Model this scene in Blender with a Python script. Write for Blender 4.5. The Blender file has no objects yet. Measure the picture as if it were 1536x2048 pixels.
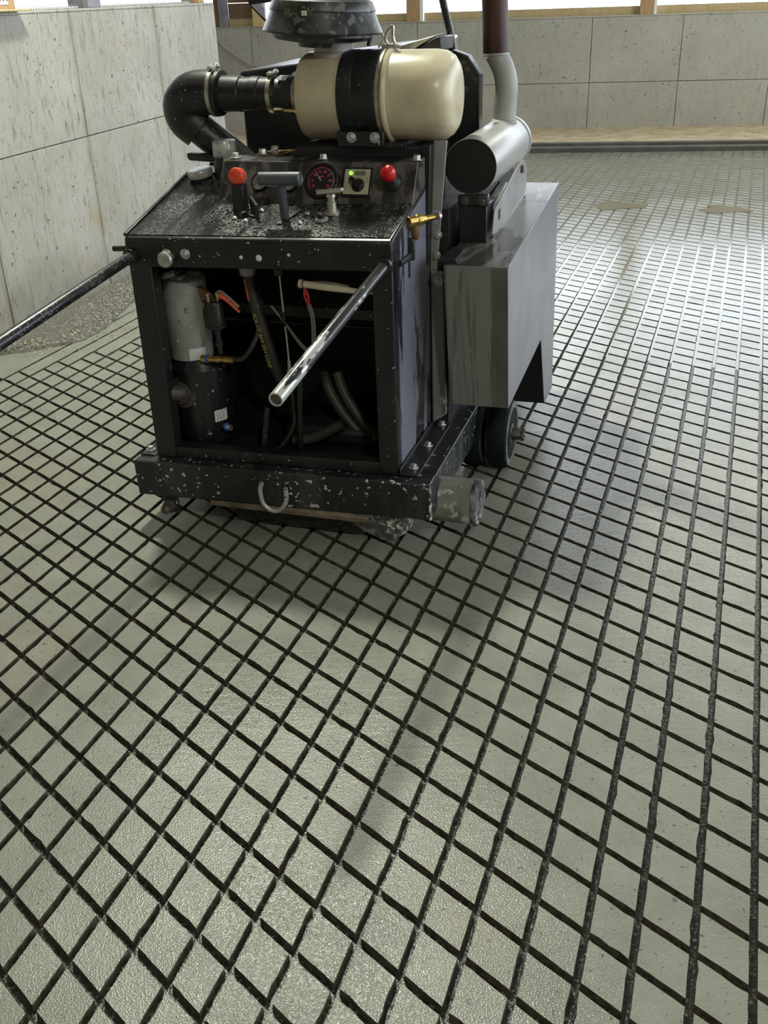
import bpy, bmesh, math, random
from mathutils import Vector, Matrix
random.seed(7)
S = bpy.context.scene
COL = S.collection
R = math.radians

# ------------------------------------------------------------------ camera
cam_d = bpy.data.cameras.new('camera'); cam = bpy.data.objects.new('camera', cam_d); COL.objects.link(cam)
cam_d.sensor_fit = 'VERTICAL'; cam_d.sensor_height = 36.0; cam_d.lens = 2000.0/2048.0*36.0
cam_d.clip_start = 0.05; cam_d.clip_end = 200
_p, _r = R(27.4668), R(-2.0412)
_fw = Vector((0, math.cos(_p), -math.sin(_p))); _rt = Vector((1, 0, 0)); _up = _rt.cross(_fw)
_rt2 = math.cos(_r)*_rt + math.sin(_r)*_up; _up2 = -math.sin(_r)*_rt + math.cos(_r)*_up
cam.matrix_world = Matrix(((_rt2.x, _up2.x, -_fw.x, 0), (_rt2.y, _up2.y, -_fw.y, 0), (_rt2.z, _up2.z, -_fw.z, 1.55), (0, 0, 0, 1)))
S.camera = cam
# ------------------------------------------------------------------ world (overcast daylight), lamps, exposure
W = bpy.data.worlds.new('overcast'); S.world = W; W.use_nodes = True
W.node_tree.nodes['Background'].inputs[0].default_value = (0.84, 0.915, 1.0, 1)
W.node_tree.nodes['Background'].inputs[1].default_value = 4.6
def lamp(name, loc, power, size, col=(0.985, 1.0, 0.85)):
    l = bpy.data.lights.new(name, 'AREA'); l.shape = 'DISK'; l.size = size; l.energy = power; l.color = col
    o = bpy.data.objects.new(name, l); COL.objects.link(o); o.location = loc
    return o
lamp('bay_and_fill_lamp', (-0.74, 4.69, 4.6), 215, 0.40)
lamp('bay_and_fill_lamp', (4.6, 9.4, 4.6), 90, 0.45)
lamp('bay_and_fill_lamp', (1.2, -2.6, 4.6), 155, 0.45)  # added fill light behind the camera, brightens the machine's front faces
S.view_settings.view_transform = 'Standard'; S.view_settings.look = 'None'
S.view_settings.gamma = 1.0; S.view_settings.use_curve_mapping = False
S.view_settings.exposure = 0.0

# ------------------------------------------------------------------ material helpers
class NT:
    def __init__(s, name):
        s.m = bpy.data.materials.new(name); s.m.use_nodes = True; s.t = s.m.node_tree
        s.b = s.t.nodes['Principled BSDF']
    def n(s, typ, ins=None, **kw):
        n = s.t.nodes.new(typ)
        for k, v in kw.items(): setattr(n, k, v)
        for k, v in (ins or {}).items(): s.set(n.inputs[k], v)
        return n
    def set(s, sock, v):
        if isinstance(v, bpy.types.NodeSocket): s.t.links.new(v, sock)
        else:
            if isinstance(v, tuple) and len(v) == 3 and sock.type == 'RGBA': v = v + (1,)
            sock.default_value = v
    def coords(s, world=False, scale=(1, 1, 1)):
        src = s.n('ShaderNodeNewGeometry').outputs['Position'] if world else s.n('ShaderNodeTexCoord').outputs['Object']
        if scale != (1, 1, 1):
            return s.n('ShaderNodeVectorMath', {0: src, 1: scale}, operation='MULTIPLY').outputs[0]
        return src
    def noise(s, co, scale, detail=3, rough=0.55, dist=0.0):
        return s.n('ShaderNodeTexNoise', {'Vector': co, 'Scale': scale, 'Detail': detail, 'Roughness': rough, 'Distortion': dist}).outputs['Fac']
    def ramp(s, f, a, b, va=0.0, vb=1.0):
        return s.n('ShaderNodeMapRange', {0: f, 1: a, 2: b, 3: va, 4: vb}, clamp=True).outputs[0]
    def mix(s, f, a, b):
        n = s.n('ShaderNodeMix', data_type='RGBA')
        s.set(n.inputs[0], f); s.set(n.inputs[6], a); s.set(n.inputs[7], b); return n.outputs[2]
    def math(s, op, a, b=0.0):
        return s.n('ShaderNodeMath', {0: a, 1: b}, operation=op).outputs[0]
    def bump(s, f, strength, dist=0.002, normal=None):
        n = s.n('ShaderNodeBump', {'Height': f, 'Strength': strength, 'Distance': dist})
        if normal is not None: s.set(n.inputs['Normal'], normal)
        return n.outputs[0]
    def out(s, col=None, rough=None, metal=None, normal=None, spec=None, coat=None, coat_r=None, emit=None, es=0):
        for k, v in (('Base Color', col), ('Roughness', rough), ('Metallic', metal), ('Normal', normal), ('Specular IOR Level', spec), ('Coat Weight', coat), ('Coat Roughness', coat_r)):
            if v is not None: s.set(s.b.inputs[k], v)
        if emit: s.set(s.b.inputs['Emission Color'], emit); s.b.inputs['Emission Strength'].default_value = es
        return s.m
def plain(name, col, rough=0.5, metal=0.0, vary=0.25, scale=12, bump=0.0, bscale=90, coat=None):
    t = NT(name); co = t.coords(); f = t.noise(co, scale, 4)
    c = t.mix(t.ramp(f, 0.3, 0.7), tuple(x*(1-vary) for x in col), tuple(min(1, x*(1+vary)) for x in col))
    nm = t.bump(t.noise(co, bscale, 3), bump) if bump else None
    return t.out(c, t.ramp(f, 0.3, 0.7, rough*0.85, rough*1.15), metal, nm, coat=coat)
def splashed(name, col, rough, speck, thr, sscale, film=None, filmamt=0.5, stretch=(9, 9, 1.0), frange=(0.48, 0.62), bump=0.12, metal=0.0):
    """paint with dried slurry specks and a run-down film"""
    t = NT(name); co = t.coords()
    c = t.mix(t.ramp(t.noise(co, 7, 3), 0.35, 0.7), col, tuple(x*1.5 for x in col)); rg = rough
    if film:
        f = t.math('MULTIPLY', t.ramp(t.noise(t.coords(scale=stretch), 1.0, 5, 0.62, 0.4), *frange), filmamt)
        c = t.mix(f, c, film); rg = t.math('ADD', rough, t.math('MULTIPLY', f, 0.12))
    sp = t.ramp(t.noise(co, sscale, 2, 0.5), thr, thr+0.02)
    sp = t.math('MULTIPLY', sp, t.ramp(t.noise(co, sscale*0.13, 2), 0.42, 0.5))
    c = t.mix(sp, c, speck)
    nm = t.bump(t.noise(co, 140, 2), bump, 0.001)
    return t.out(c, rg, metal, nm)

# concrete floor top (wet, freshly grooved)
t = NT('wet_grooved_concrete'); co = t.coords(True)
big = t.noise(co, 1.1, 4, 0.6); mid = t.noise(co, 6.5, 4, 0.6); fine = t.noise(co, 210, 3, 0.6); grit = t.n('ShaderNodeTexVoronoi', {'Vector': co, 'Scale': 300.0}).outputs['Distance']
c = t.mix(t.ramp(mid, 0.3, 0.7), (0.200, 0.202, 0.162), (0.268, 0.271, 0.222))
c = t.mix(t.math('MULTIPLY', t.ramp(big, 0.52, 0.72), 0.5), c, (0.225, 0.19, 0.135))
c = t.mix(t.math('MULTIPLY', t.ramp(fine, 0.56, 0.72), 0.35), c, (0.36, 0.36, 0.32))
pit = t.math('MULTIPLY', t.ramp(t.noise(co, 75, 2), 0.66, 0.70), 0.7)
c = t.mix(pit, c, (0.05, 0.05, 0.04))
ripple = t.noise(t.coords(True, (14, 60, 10)), 1.0, 3, 0.6)
# standing water film deepens towards the low far side of the floor
film = t.ramp(t.math('ADD', t.n('ShaderNodeSeparateXYZ', {0: co}).outputs[1], t.math('MULTIPLY', t.noise(co, 0.9, 3), 2.0)), 2.6, 6.6)
nm = t.bump(grit, t.ramp(film, 0, 1, 0.45, 0.10), 0.0013); nm = t.bump(ripple, 0.26, 0.003, nm); nm = t.bump(mid, 0.10, 0.005, nm)
FLOOR_TOP = t.out(c, t.math('SUBTRACT', t.ramp(t.noise(co, 2.3, 4), 0.3, 0.7, 0.22, 0.36), t.math('MULTIPLY', film, 0.11)), 0.0, nm, spec=0.5)
# groove bottoms, wet slurry
t = NT('wet_groove_bottom'); co = t.coords(True)
c = t.mix(t.ramp(t.noise(co, 40, 4), 0.35, 0.7), (0.013, 0.0125, 0.009), (0.048, 0.045, 0.033))
c = t.mix(t.ramp(t.noise(co, 120, 2), 0.58, 0.66), c, (0.17, 0.165, 0.135))
FLOOR_LOW = t.out(c, 0.27, 0.0, t.bump(t.noise(co, 90, 3), 0.55, 0.004), spec=0.35)
t = NT('wet_saw_cut_side'); co = t.coords(True)
c = t.mix(t.ramp(t.noise(co, 60, 3), 0.35, 0.7), (0.040, 0.037, 0.026), (0.125, 0.115, 0.085))
FLOOR_SIDE = t.out(c, 0.55, 0.0, t.bump(t.noise(co, 160, 3), 0.5, 0.002), spec=0.35)
# cast walls
def wall_mat(name, a, b, streak, stain, dirt=0.0):
    t = NT(name); co = t.coords(True)
    c = t.mix(t.ramp(t.noise(co, 1.6, 4, 0.6), 0.3, 0.7), a, b)
    c = t.mix(t.math('MULTIPLY', t.ramp(t.noise(t.coords(True, (55, 55, 16)), 1.0, 2, 0.6, 0.4), 0.53, 0.66), streak*0.45), c, (0.20, 0.185, 0.15))
    if dirt:    # splashed mud along the foot
        zz = t.n('ShaderNodeSeparateXYZ', {0: co}).outputs[2]
        c = t.mix(t.math('MULTIPLY', t.ramp(t.math('ADD', zz, t.math('MULTIPLY', t.noise(co, 3.5, 5, 0.65), 0.5)), 0.30, 0.62, 1.0, 0.0), dirt), c, (0.145, 0.13, 0.095))
    c = t.mix(t.math('MULTIPLY', t.ramp(t.noise(t.coords(True, (30, 30, 7.0)), 1.0, 3, 0.6, 0.6), 0.56, 0.72), streak), c, (0.16, 0.15, 0.12))
    c = t.mix(t.math('MULTIPLY', t.ramp(t.noise(co, 2.7, 5, 0.7), 0.56, 0.76), stain), c, (0.34, 0.25, 0.12))
    c = t.mix(t.ramp(t.noise(co, 46, 2, 0.4), 0.70, 0.73), c, (0.06, 0.055, 0.045))
    if dirt:    # rusty brown bleeding along the form joints
        sd = t.n('ShaderNodeVectorMath', {0: co, 1: (0.261, 0.9653, 0.0)}, operation='DOT_PRODUCT').outputs['Value']
        fr_ = t.math('ABSOLUTE', t.math('SUBTRACT', t.math('FRACT', t.math('DIVIDE', t.math('SUBTRACT', sd, 4.875+0.55-0.515), 1.03)), 0.5))
        jm = t.math('MULTIPLY', t.ramp(fr_, 0.0, 0.045, 1.0, 0.0), t.ramp(t.noise(t.coords(True, (14, 14, 3)), 1.0, 4, 0.65), 0.40, 0.62))
        c = t.mix(t.math('MULTIPLY', jm, 0.75), c, (0.17, 0.135, 0.075))
    nm = t.bump(t.noise(co, 60, 4), 0.25, 0.003)
    return t.out(c, 0.75, 0.0, nm)
WALL_L = wall_mat('cast_wall_streaked', (0.32, 0.31, 0.265), (0.44, 0.43, 0.385), 0.75, 0.55, 0.6)
WALL_B = wall_mat('cast_wall_grey', (0.33, 0.325, 0.28), (0.42, 0.41, 0.36), 0.28, 0.40)
JOINT = plain('wall_joint_dark', (0.11, 0.10, 0.075), 0.9, vary=0.4)
t = NT('sandy_ledge'); co = t.coords(True)
c = t.mix(t.ramp(t.noise(co, 5, 5), 0.35, 0.65), (0.36, 0.28, 0.17), (0.50, 0.42, 0.28)); c = t.mix(t.ramp(t.noise(t.coords(True, (9, 22, 9)), 1.0, 4), 0.63, 0.68), c, (0.13, 0.09, 0.05))
LEDGE = t.out(c, 0.85, 0.0, t.bump(t.noise(co, 30, 4), 0.5, 0.01))
KERB = plain('kerb_steel_grey', (0.075, 0.073, 0.062), 0.55, vary=0.35, scale=5)
def wood(name, a, b):
    t = NT(name); f = t.noise(t.coords(True, (6, 6, 2)), 3.0, 5, 0.65, 1.5)
    c = t.mix(t.ramp(f, 0.3, 0.7), a, b); c = t.mix(t.ramp(t.noise(t.coords(True), 5, 1), 0.72, 0.76), c, (0.10, 0.045, 0.02))
    return t.out(c, 0.7)
TIMBER = wood('raw_timber', (0.33, 0.20, 0.09), (0.47, 0.32, 0.16))
TIMBER_Y = wood('yellow_timber', (0.50, 0.37, 0.16), (0.62, 0.48, 0.25))
TIMBER_D = wood('brown_board', (0.16, 0.085, 0.035), (0.26, 0.15, 0.07))
WIRE = plain('galvanised_wire', (0.24, 0.24, 0.25), 0.5, 0.6)
WHITE = plain('white_trim', (0.72, 0.73, 0.72), 0.5, vary=0.06)
GREYPOST = plain('grey_post', (0.22, 0.22, 0.25), 0.6)
ROOFM = plain('roof_liner', (0.42, 0.42, 0.42), 0.7, vary=0.05)
# machine
BLACK = splashed('black_paint_splashed', (0.010, 0.0105, 0.0115), 0.30, (0.45, 0.46, 0.42), 0.69, 70, (0.035, 0.037, 0.036), 0.6)
BLACKF = splashed('black_front_paint', (0.009, 0.0095, 0.010), 0.34, (0.52, 0.52, 0.46), 0.70, 85, (0.028, 0.030, 0.031), 0.5)
BEAM = splashed('chipped_black_beam', (0.011, 0.0125, 0.013), 0.36, (0.50, 0.50, 0.46), 0.645, 62, (0.06, 0.06, 0.055), 0.5)
BLACK_C = plain('clean_black', (0.012, 0.0125, 0.014), 0.36)
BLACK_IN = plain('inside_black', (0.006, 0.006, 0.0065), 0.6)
t = NT('hood_slurry_crust'); co = t.coords()
cr = t.noise(co, 150, 3, 0.6); pat = t.ramp(t.noise(t.coords(scale=(17, 3.6, 3)), 1.0, 4, 0.55, 0.5), 0.40, 0.52)
pat = t.math('MULTIPLY', pat, t.ramp(t.noise(co, 9, 3), 0.32, 0.60, 0.25, 1.0))
fk = t.math('MULTIPLY', t.ramp(cr, 0.47, 0.60), pat)
c = t.mix(fk, (0.010, 0.011, 0.012), (0.150, 0.168, 0.155)); c = t.mix(t.ramp(t.noise(co, 95, 2), 0.75, 0.77), c, (0.45, 0.45, 0.41))
HOOD = t.out(c, t.ramp(fk, 0, 1, 0.16, 0.5), 0.0, t.bump(cr, 0.45, 0.003))
CONSOLE = splashed('console_smeared', (0.017, 0.017, 0.0165), 0.33, (0.42, 0.42, 0.37), 0.735, 80, (0.115, 0.108, 0.088), 0.8, (16, 10, 10), (0.50, 0.60))
SIDEP = splashed('side_panel_runs_sheen', (0.020, 0.021, 0.024), 0.22, (0.30, 0.30, 0.34), 0.72, 60, (0.21, 0.215, 0.265), 0.85, (30, 10, 1.8), (0.44, 0.49))  # slurry runs, with lavender window reflection mixed into their colour
BOXM = splashed('tank_slurry_film', (0.085, 0.086, 0.076), 0.30, (0.42, 0.42, 0.38), 0.74, 60, (0.20, 0.205, 0.185), 0.9, (17, 3.0, 1.0), (0.47, 0.515))
BOXS = splashed('tank_side_daylit', (0.150, 0.150, 0.168), 0.30, (0.09, 0.09, 0.095), 0.74, 45, (0.205, 0.205, 0.228), 0.7, (2, 2.2, 3.2), (0.40, 0.62), 0.05)  # lighter and bluer than the front: daylight reflection put into the side colour
BOXT = splashed('tank_top_wet', (0.055, 0.058, 0.052), 0.16, (0.34, 0.34, 0.30), 0.75, 40, (0.20, 0.205, 0.175), 0.9, (7, 3, 3), (0.44, 0.50), 0.05)
FLANGE = splashed('grey_flange', (0.30, 0.30, 0.305), 0.35, (0.08, 0.08, 0.07), 0.70, 55, (0.30, 0.28, 0.25), 0.7, (8, 8, 2), (0.45, 0.6), metal=0.3)
TAN = splashed('tan_enamel', (0.47, 0.42, 0.285), 0.27, (0.66, 0.64, 0.55), 0.77, 70, (0.50, 0.45, 0.32), 0.5, (4, 4, 2), bump=0.03)
RUBBER = splashed('black_rubber', (0.013, 0.0135, 0.0135), 0.38, (0.30, 0.33, 0.28), 0.70, 95, (0.028, 0.03, 0.028), 0.6, (6, 6, 3), bump=0.2)
PRECL = splashed('black_plastic_bowl', (0.012, 0.0125, 0.013), 0.30, (0.12, 0.13, 0.11), 0.60, 42, (0.055, 0.058, 0.052), 0.75, (11, 11, 5), (0.46, 0.56), bump=0.25)
PRETOP = splashed('speckled_grey_lid', (0.06, 0.062, 0.06), 0.4, (0.006, 0.006, 0.006), 0.60, 150, (0.13, 0.13, 0.12), 0.7, (5, 5, 5), bump=0.3)
ZINC = plain('zinc_bright', (0.60, 0.60, 0.57), 0.32, 0.85, vary=0.2, scale=60)
STEELB = plain('steel_band', (0.52, 0.50, 0.43), 0.34, 0.8, vary=0.2, scale=30)
CHROME = plain('chrome_cap', (0.50, 0.50, 0.46), 0.30, 0.3, vary=0.3, scale=40)
ALU = splashed('cast_alu', (0.30, 0.305, 0.29), 0.42, (0.55, 0.55, 0.5), 0.70, 60, (0.20, 0.195, 0.17), 0.5, (6, 6, 3), metal=0.25)
GREYL = plain('lever_grey', (0.085, 0.095, 0.105), 0.35, 0.2)
MUFF = plain('muffler_grey', (0.40, 0.40, 0.38), 0.38, 0.25, vary=0.06, scale=5)
PIPEG = plain('pipe_grey', (0.34, 0.335, 0.31), 0.5, 0.2, vary=0.2, scale=9)
RUST = plain('rusty_pipe', (0.060, 0.026, 0.019), 0.45, 0.2, vary=0.4, scale=9)
CAPB = plain('muffler_cap', (0.006, 0.006, 0.006), 0.55)
RED1 = plain('red_orange_knob', (0.72, 0.075, 0.035), 0.35, vary=0.05)
RED2 = plain('red_knob', (0.50, 0.012, 0.016), 0.22, vary=0.1)
BRASS = plain('brass', (0.52, 0.36, 0.11), 0.26, 0.9, vary=0.25, scale=50)
BRONZE = plain('brown_nozzle', (0.20, 0.115, 0.045), 0.4, 0.5)
DIAL = plain('dial_black', (0.010, 0.009, 0.010), 0.3)
GLASSG = plain('dial_grey', (0.16, 0.165, 0.155), 0.15, vary=0.5, scale=45)
DRED = plain('dial_red', (0.75, 0.10, 0.14), 0.5)
DWHITE = plain('dial_white', (0.7, 0.68, 0.66), 0.5)
PLATE = plain('selector_plate', (0.42, 0.40, 0.27), 0.45, vary=0.25, scale=40)
LCD = plain('lcd_screen', (0.13, 0.15, 0.11), 0.25)
t = NT('green_led'); LED = t.out((0.2, 0.8, 0.05), 0.4, emit=(0.35, 1.0, 0.08), es=1.3)
CREAM = plain('cream_plastic', (0.55, 0.50, 0.36), 0.45, vary=0.15)
WIRE_G = plain('beige_wire', (0.22, 0.20, 0.165), 0.5)
WIRE_R = plain('red_wire', (0.45, 0.03, 0.03), 0.45)
ORANGE = plain('orange_grip', (0.55, 0.09, 0.035), 0.5)
BLUE = plain('blue_ring', (0.02, 0.09, 0.42), 0.4)
STICK = plain('white_sticker', (0.66, 0.67, 0.68), 0.5, vary=0.08)
STLINE = plain('sticker_print', (0.15, 0.16, 0.18), 0.6)
BLUEP = plain('blue_print', (0.10, 0.12, 0.40), 0.6)
HOSE = splashed('hydraulic_hose', (0.016, 0.0145, 0.012), 0.45, (0.16, 0.15, 0.11), 0.68, 80, (0.05, 0.046, 0.036), 0.5, (6, 6, 6))
HOSE_D = splashed('dusty_hose', (0.030, 0.028, 0.021), 0.5, (0.25, 0.24, 0.18), 0.72, 80, (0.058, 0.054, 0.040), 0.6, (6, 6, 6))
HTXT = plain('hose_print_yellow', (0.42, 0.34, 0.08), 0.6)
HTXR = plain('hose_print_orange', (0.45, 0.09, 0.03), 0.6)
BROWNM = plain('brown_bracket', (0.19, 0.10, 0.045), 0.5, 0.3)
TUBE_B = splashed('worn_black_tube', (0.010, 0.010, 0.0105), 0.30, (0.16, 0.165, 0.155), 0.60, 150, (0.05, 0.05, 0.05), 0.5, (9, 5, 9), bump=0.3)
t = NT('worn_grip_tube'); co = t.coords()
wv = t.ramp(t.noise(t.coords(scale=(40, 7, 25)), 1.0, 4, 0.65), 0.45, 0.52)
yg = t.ramp(t.n('ShaderNodeSeparateXYZ', {0: co}).outputs[1], -0.80, -0.20, 1.0, 0.0)
w2 = t.ramp(t.math('ADD', t.noise(t.coords(scale=(40, 7, 25)), 1.0, 4, 0.65), t.math('MULTIPLY', yg, 0.32)), 0.66, 0.70)
c = t.mix(w2, (0.012, 0.012, 0.0125), (0.50, 0.51, 0.47))
TUBE_W = t.out(c, 0.3, t.math('MULTIPLY', w2, 0.4), t.bump(t.noise(co, 160, 2), 0.25, 0.001))
WHEEL = splashed('green_black_tyre', (0.006, 0.010, 0.0075), 0.62, (0.06, 0.08, 0.06), 0.74, 50, (0.008, 0.013, 0.010), 0.6, (5, 5, 5))
RIMG = splashed('wheel_rim_worn', (0.05, 0.07, 0.055), 0.5, (0.02, 0.03, 0.02), 0.60, 50, (0.25, 0.27, 0.23), 0.6, (9, 9, 9))
HUB = plain('hub_brown_grey', (0.085, 0.075, 0.062), 0.5, 0.4, vary=0.4, scale=50)
STUB = splashed('slurry_crusted_roller', (0.17, 0.17, 0.15), 0.5, (0.60, 0.60, 0.56), 0.55, 42, (0.30, 0.29, 0.25), 0.8, (8, 8, 8), (0.42, 0.6), bump=0.7)
CRUST = splashed('white_crust', (0.05, 0.05, 0.05), 0.55, (0.62, 0.62, 0.58), 0.53, 48, (0.22, 0.215, 0.19), 0.7, (20, 20, 12), (0.46, 0.56), bump=0.4)
SKIRT = plain('brown_rubber_strip', (0.14, 0.115, 0.075), 0.6, vary=0.4, scale=30)
PALE = plain('pale_blue_plate', (0.48, 0.49, 0.62), 0.4, vary=0.05)
RINGW = splashed('worn_white_ring', (0.30, 0.295, 0.26), 0.4, (0.03, 0.03, 0.03), 0.60, 70, (0.5, 0.5, 0.46), 0.6, (20, 20, 20), metal=0.4)

WHEEL.node_tree.nodes['Principled BSDF'].inputs['Specular IOR Level'].default_value = 0.15
# ------------------------------------------------------------------ mesh helpers
class B:
    def __init__(s): s.bm = bmesh.new()
    def poly(s, pts):
        return s.bm.faces.new([s.bm.verts.new(p) for p in pts])
    def hexa(s, p):     # p: 4 bottom (ccw) + 4 top
        v = [s.bm.verts.new(q) for q in p]
        for f in ((3, 2, 1, 0), (4, 5, 6, 7), (0, 1, 5, 4), (1, 2, 6, 5), (2, 3, 7, 6), (3, 0, 4, 7)): s.bm.faces.new([v[i] for i in f])
        return s
    def box(s, lo, hi):
        (a, b, c), (d, e, f) = lo, hi
        return s.hexa([(a, b, c), (d, b, c), (d, e, c), (a, e, c), (a, b, f), (d, b, f), (d, e, f), (a, e, f)])
    def prism(s, pts, vec):
        vec = Vector(vec); a = [s.bm.verts.new(p) for p in pts]; b = [s.bm.verts.new(Vector(p)+vec) for p in pts]; n = len(pts)
        s.bm.faces.new(a[::-1]); s.bm.faces.new(b)
        for i in range(n): s.bm.faces.new((a[i], a[(i+1) % n], b[(i+1) % n], b[i]))
        return s
    @staticmethod
    def frame(d):
        d = Vector(d).normalized(); u = d.orthogonal().normalized()
        if abs(d.z) < 0.9: u = d.cross(Vector((0, 0, 1))).normalized()
        return d, u, d.cross(u)
    def lathe(s, org, axis, prof, seg=28, phase=0.0):
        """prof: list of (dist along axis, radius)"""
        d, u, w = s.frame(axis); org = Vector(org); rings = []
        for a, r in prof:
            if r < 1e-6: rings.append([s.bm.verts.new(org+d*a)])
            else: rings.append([s.bm.verts.new(org+d*a+(u*math.cos(phase+2*math.pi*k/seg)+w*math.sin(phase+2*math.pi*k/seg))*r) for k in range(seg)])
        for A, C in zip(rings, rings[1:]):
            for k in range(seg):
                k2 = (k+1) % seg
                if len(A) == 1 and len(C) == 1: continue
                if len(A) == 1: s.bm.faces.new((A[0], C[k2], C[k]))
                elif len(C) == 1: s.bm.faces.new((A[k], A[k2], C[0]))
                else: s.bm.faces.new((A[k], A[k2], C[k2], C[k]))
        for rg, rev in ((rings[0], True), (rings[-1], False)):
            if len(rg) > 2: s.bm.faces.new(rg[::-1] if rev else rg)
        return s
    def cyl(s, p0, p1, r, r1=None, seg=24):
        v = Vector(p1)-Vector(p0)
        return s.lathe(p0, v, [(0, r), (v.length, r if r1 is None else r1)], seg)
    def tube(s, pts, r, seg=12, sub=6, closed=False):
        P = [Vector(p) for p in pts]
        if sub > 1 and len(P) > 2:
            Q = []
            n = len(P)
            rng = n if closed else n-1
            for i in range(rng):
                a = P[(i-1) % n] if (closed or i > 0) else P[0]*2-P[1]
                b, c = P[i], P[(i+1) % n]
                d = P[(i+2) % n] if (closed or i+2 < n) else P[-1]*2-P[-2]
                for k in range(sub):
                    t_ = k/sub
                    Q.append(0.5*((2*b)+(c-a)*t_+(2*a-5*b+4*c-d)*t_*t_+(3*b-a-3*c+d)*t_**3))
            if not closed: Q.append(P[-1])
            P = Q
        n = len(P); rings = []; u = None
        for i in range(n):
            d = (P[(i+1) % n]-P[i-1]) if closed else (P[min(i+1, n-1)]-P[max(i-1, 0)])
            d.normalize()
            if u is None: _, u, w = s.frame(d)
            u = (u-d*u.dot(d)).normalized(); w = d.cross(u)
            rr = r(i/(n-1)) if callable(r) else r
            rings.append([s.bm.verts.new(P[i]+(u*math.cos(2*math.pi*k/seg)+w*math.sin(2*math.pi*k/seg))*rr) for k in range(seg)])
        prs = list(zip(rings, rings[1:])) + ([(rings[-1], rings[0])] if closed else [])
        for A, C in prs:
            for k in range(seg): s.bm.faces.new((A[k], A[(k+1) % seg], C[(k+1) % seg], C[k]))
        if not closed: s.bm.faces.new(rings[0][::-1]); s.bm.faces.new(rings[-1])
        return s
    def shear(s, k=0.021):
        for v in s.bm.verts: v.co.z += k*v.co.x
        return s
    def obj(s, name, mat, parent=None, bevel=0.0, smooth=True, seg=2, kind=None):
        bmesh.ops.recalc_face_normals(s.bm, faces=s.bm.faces[:])
        me = bpy.data.meshes.new(name); s.bm.to_mesh(me); s.bm.free()
        me.materials.append(mat)
        if smooth:
            for p in me.polygons: p.use_smooth = True
            me.set_sharp_from_angle(angle=R(34))
        o = bpy.data.objects.new(name, me); COL.objects.link(o)
        if parent: o.parent = parent
        if bevel:
            m = o.modifiers.new('bevel', 'BEVEL'); m.width = bevel; m.segments = seg; m.limit_method = 'ANGLE'; m.angle_limit = R(35)
        if kind: o['kind'] = kind
        return o
def tag(o, label, cat, group=None):
    o['label'] = label; o['category'] = cat
    if group: o['group'] = group
    return o
def empty(name, loc, rz=0):
    o = bpy.data.objects.new(name, None); COL.objects.link(o); o.location = loc; o.rotation_euler = (0, 0, rz); return o
def text(body, size, loc, xdir, ydir, mat, parent, name='lettering'):
    cu = bpy.data.curves.new(name, 'FONT'); cu.body = body; cu.size = size; cu.align_x = 'CENTER'; cu.align_y = 'CENTER'; cu.extrude = 0.0003
    tmp = bpy.data.objects.new(name, cu); COL.objects.link(tmp)
    bpy.context.view_layer.update()
    me = bpy.data.meshes.new_from_object(tmp.evaluated_get(bpy.context.evaluated_depsgraph_get()))
    bpy.data.objects.remove(tmp); bpy.data.curves.remove(cu)
    x = Vector(xdir).normalized(); y = Vector(ydir).normalized(); z = x.cross(y)
    me.transform(Matrix(((x.x, y.x, z.x, loc[0]), (x.y, y.y, z.y, loc[1]), (x.z, y.z, z.z, loc[2]), (0, 0, 0, 1))))
    me.materials.clear(); me.materials.append(mat)
    o = bpy.data.objects.new(name, me); COL.objects.link(o); o.parent = parent; return o

# ================================================================== SETTING
K = Vector((2.817, 10.839, 0)); BU = Vector((math.cos(R(-9.5)), math.sin(R(-9.5)), 0)); BN = Vector((-BU.y, BU.x, 0))
def bk(u, v, z): return K+BU*u+BN*v+Vector((0, 0, z))
LA = Vector((-1.748, 5.523, 0)); LD = Vector((0.261, 0.9653, 0)); LN = Vector((0.9653, -0.261, 0))
def lw(s, v, z): return LA+LD*s+LN*v+Vector((0, 0, z))
def fbox(fn, a, b):
    (u0, v0, z0), (u1, v1, z1) = a, b
    return B().hexa([fn(u0, v0, z0), fn(u1, v0, z0), fn(u1, v1, z0), fn(u0, v1, z0), fn(u0, v0, z1), fn(u1, v0, z1), fn(u1, v1, z1), fn(u0, v1, z1)])
def struct(o): o['kind'] = 'structure'; return o

# ---- floor: groove bottoms + raised blocks between the sawn grooves
floor = struct(B().box((-9, -6.5, -0.25), (10, 14, -0.017)).obj('floor', FLOOR_LOW, smooth=False))
GO = Vector((-0.7977, 1.5954, 0)); GA = Vector((0.0761, -0.0794, 0)); GB = Vector((0.0373, 0.1048, 0))
AJ = {-15: -.055, -14: -.03, -13: -.033, -12: -.04, -11: -.017, -10: .002, -9: -.004, -8: .012, -7: .038, -6: .044, -5: .011, -4: .049, -3: .034, -2: .022, -1: .006, 0: -.028, 1: .007, 2: .009, 3: .01, 4: .022, 5: .037, 6: -.052, 7: -.048, 8: -.019, 9: 0, 10: -.034, 11: .014, 12: .042, 13: -.054, 14: -.018, 15: .016}
BJ = {-2: .02, -1: -.015, 0: -.015, 1: -.018, 2: -.006, 3: -.01, 4: .052, 5: .037, 6: .025, 7: .015, 8: -.008, 9: -.017, 10: -.026, 11: .003, 12: -.01, 13: .003, 14: -.004, 15: -.002, 16: -.005, 17: -.018, 18: -.033, 19: .004}
rnd = random.Random(3)
def ai(i):
    if i not in AJ: AJ[i] = rnd.uniform(-.045, .045)
    return i+AJ[i]
def bj(j):
    if j not in BJ: BJ[j] = rnd.uniform(-.04, .04)
    return j+BJ[j]
SP = GA.length*abs(GA.normalized().cross(GB.normalized()).z)      # row spacing across a groove
HG = 0.0076/SP                                                    # half groove, in index units
def gp(i, j): return GO+GA*i+GB*j
def bend(j): return max(-19, min(-16, -18.8+0.52*(j-14)))
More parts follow.
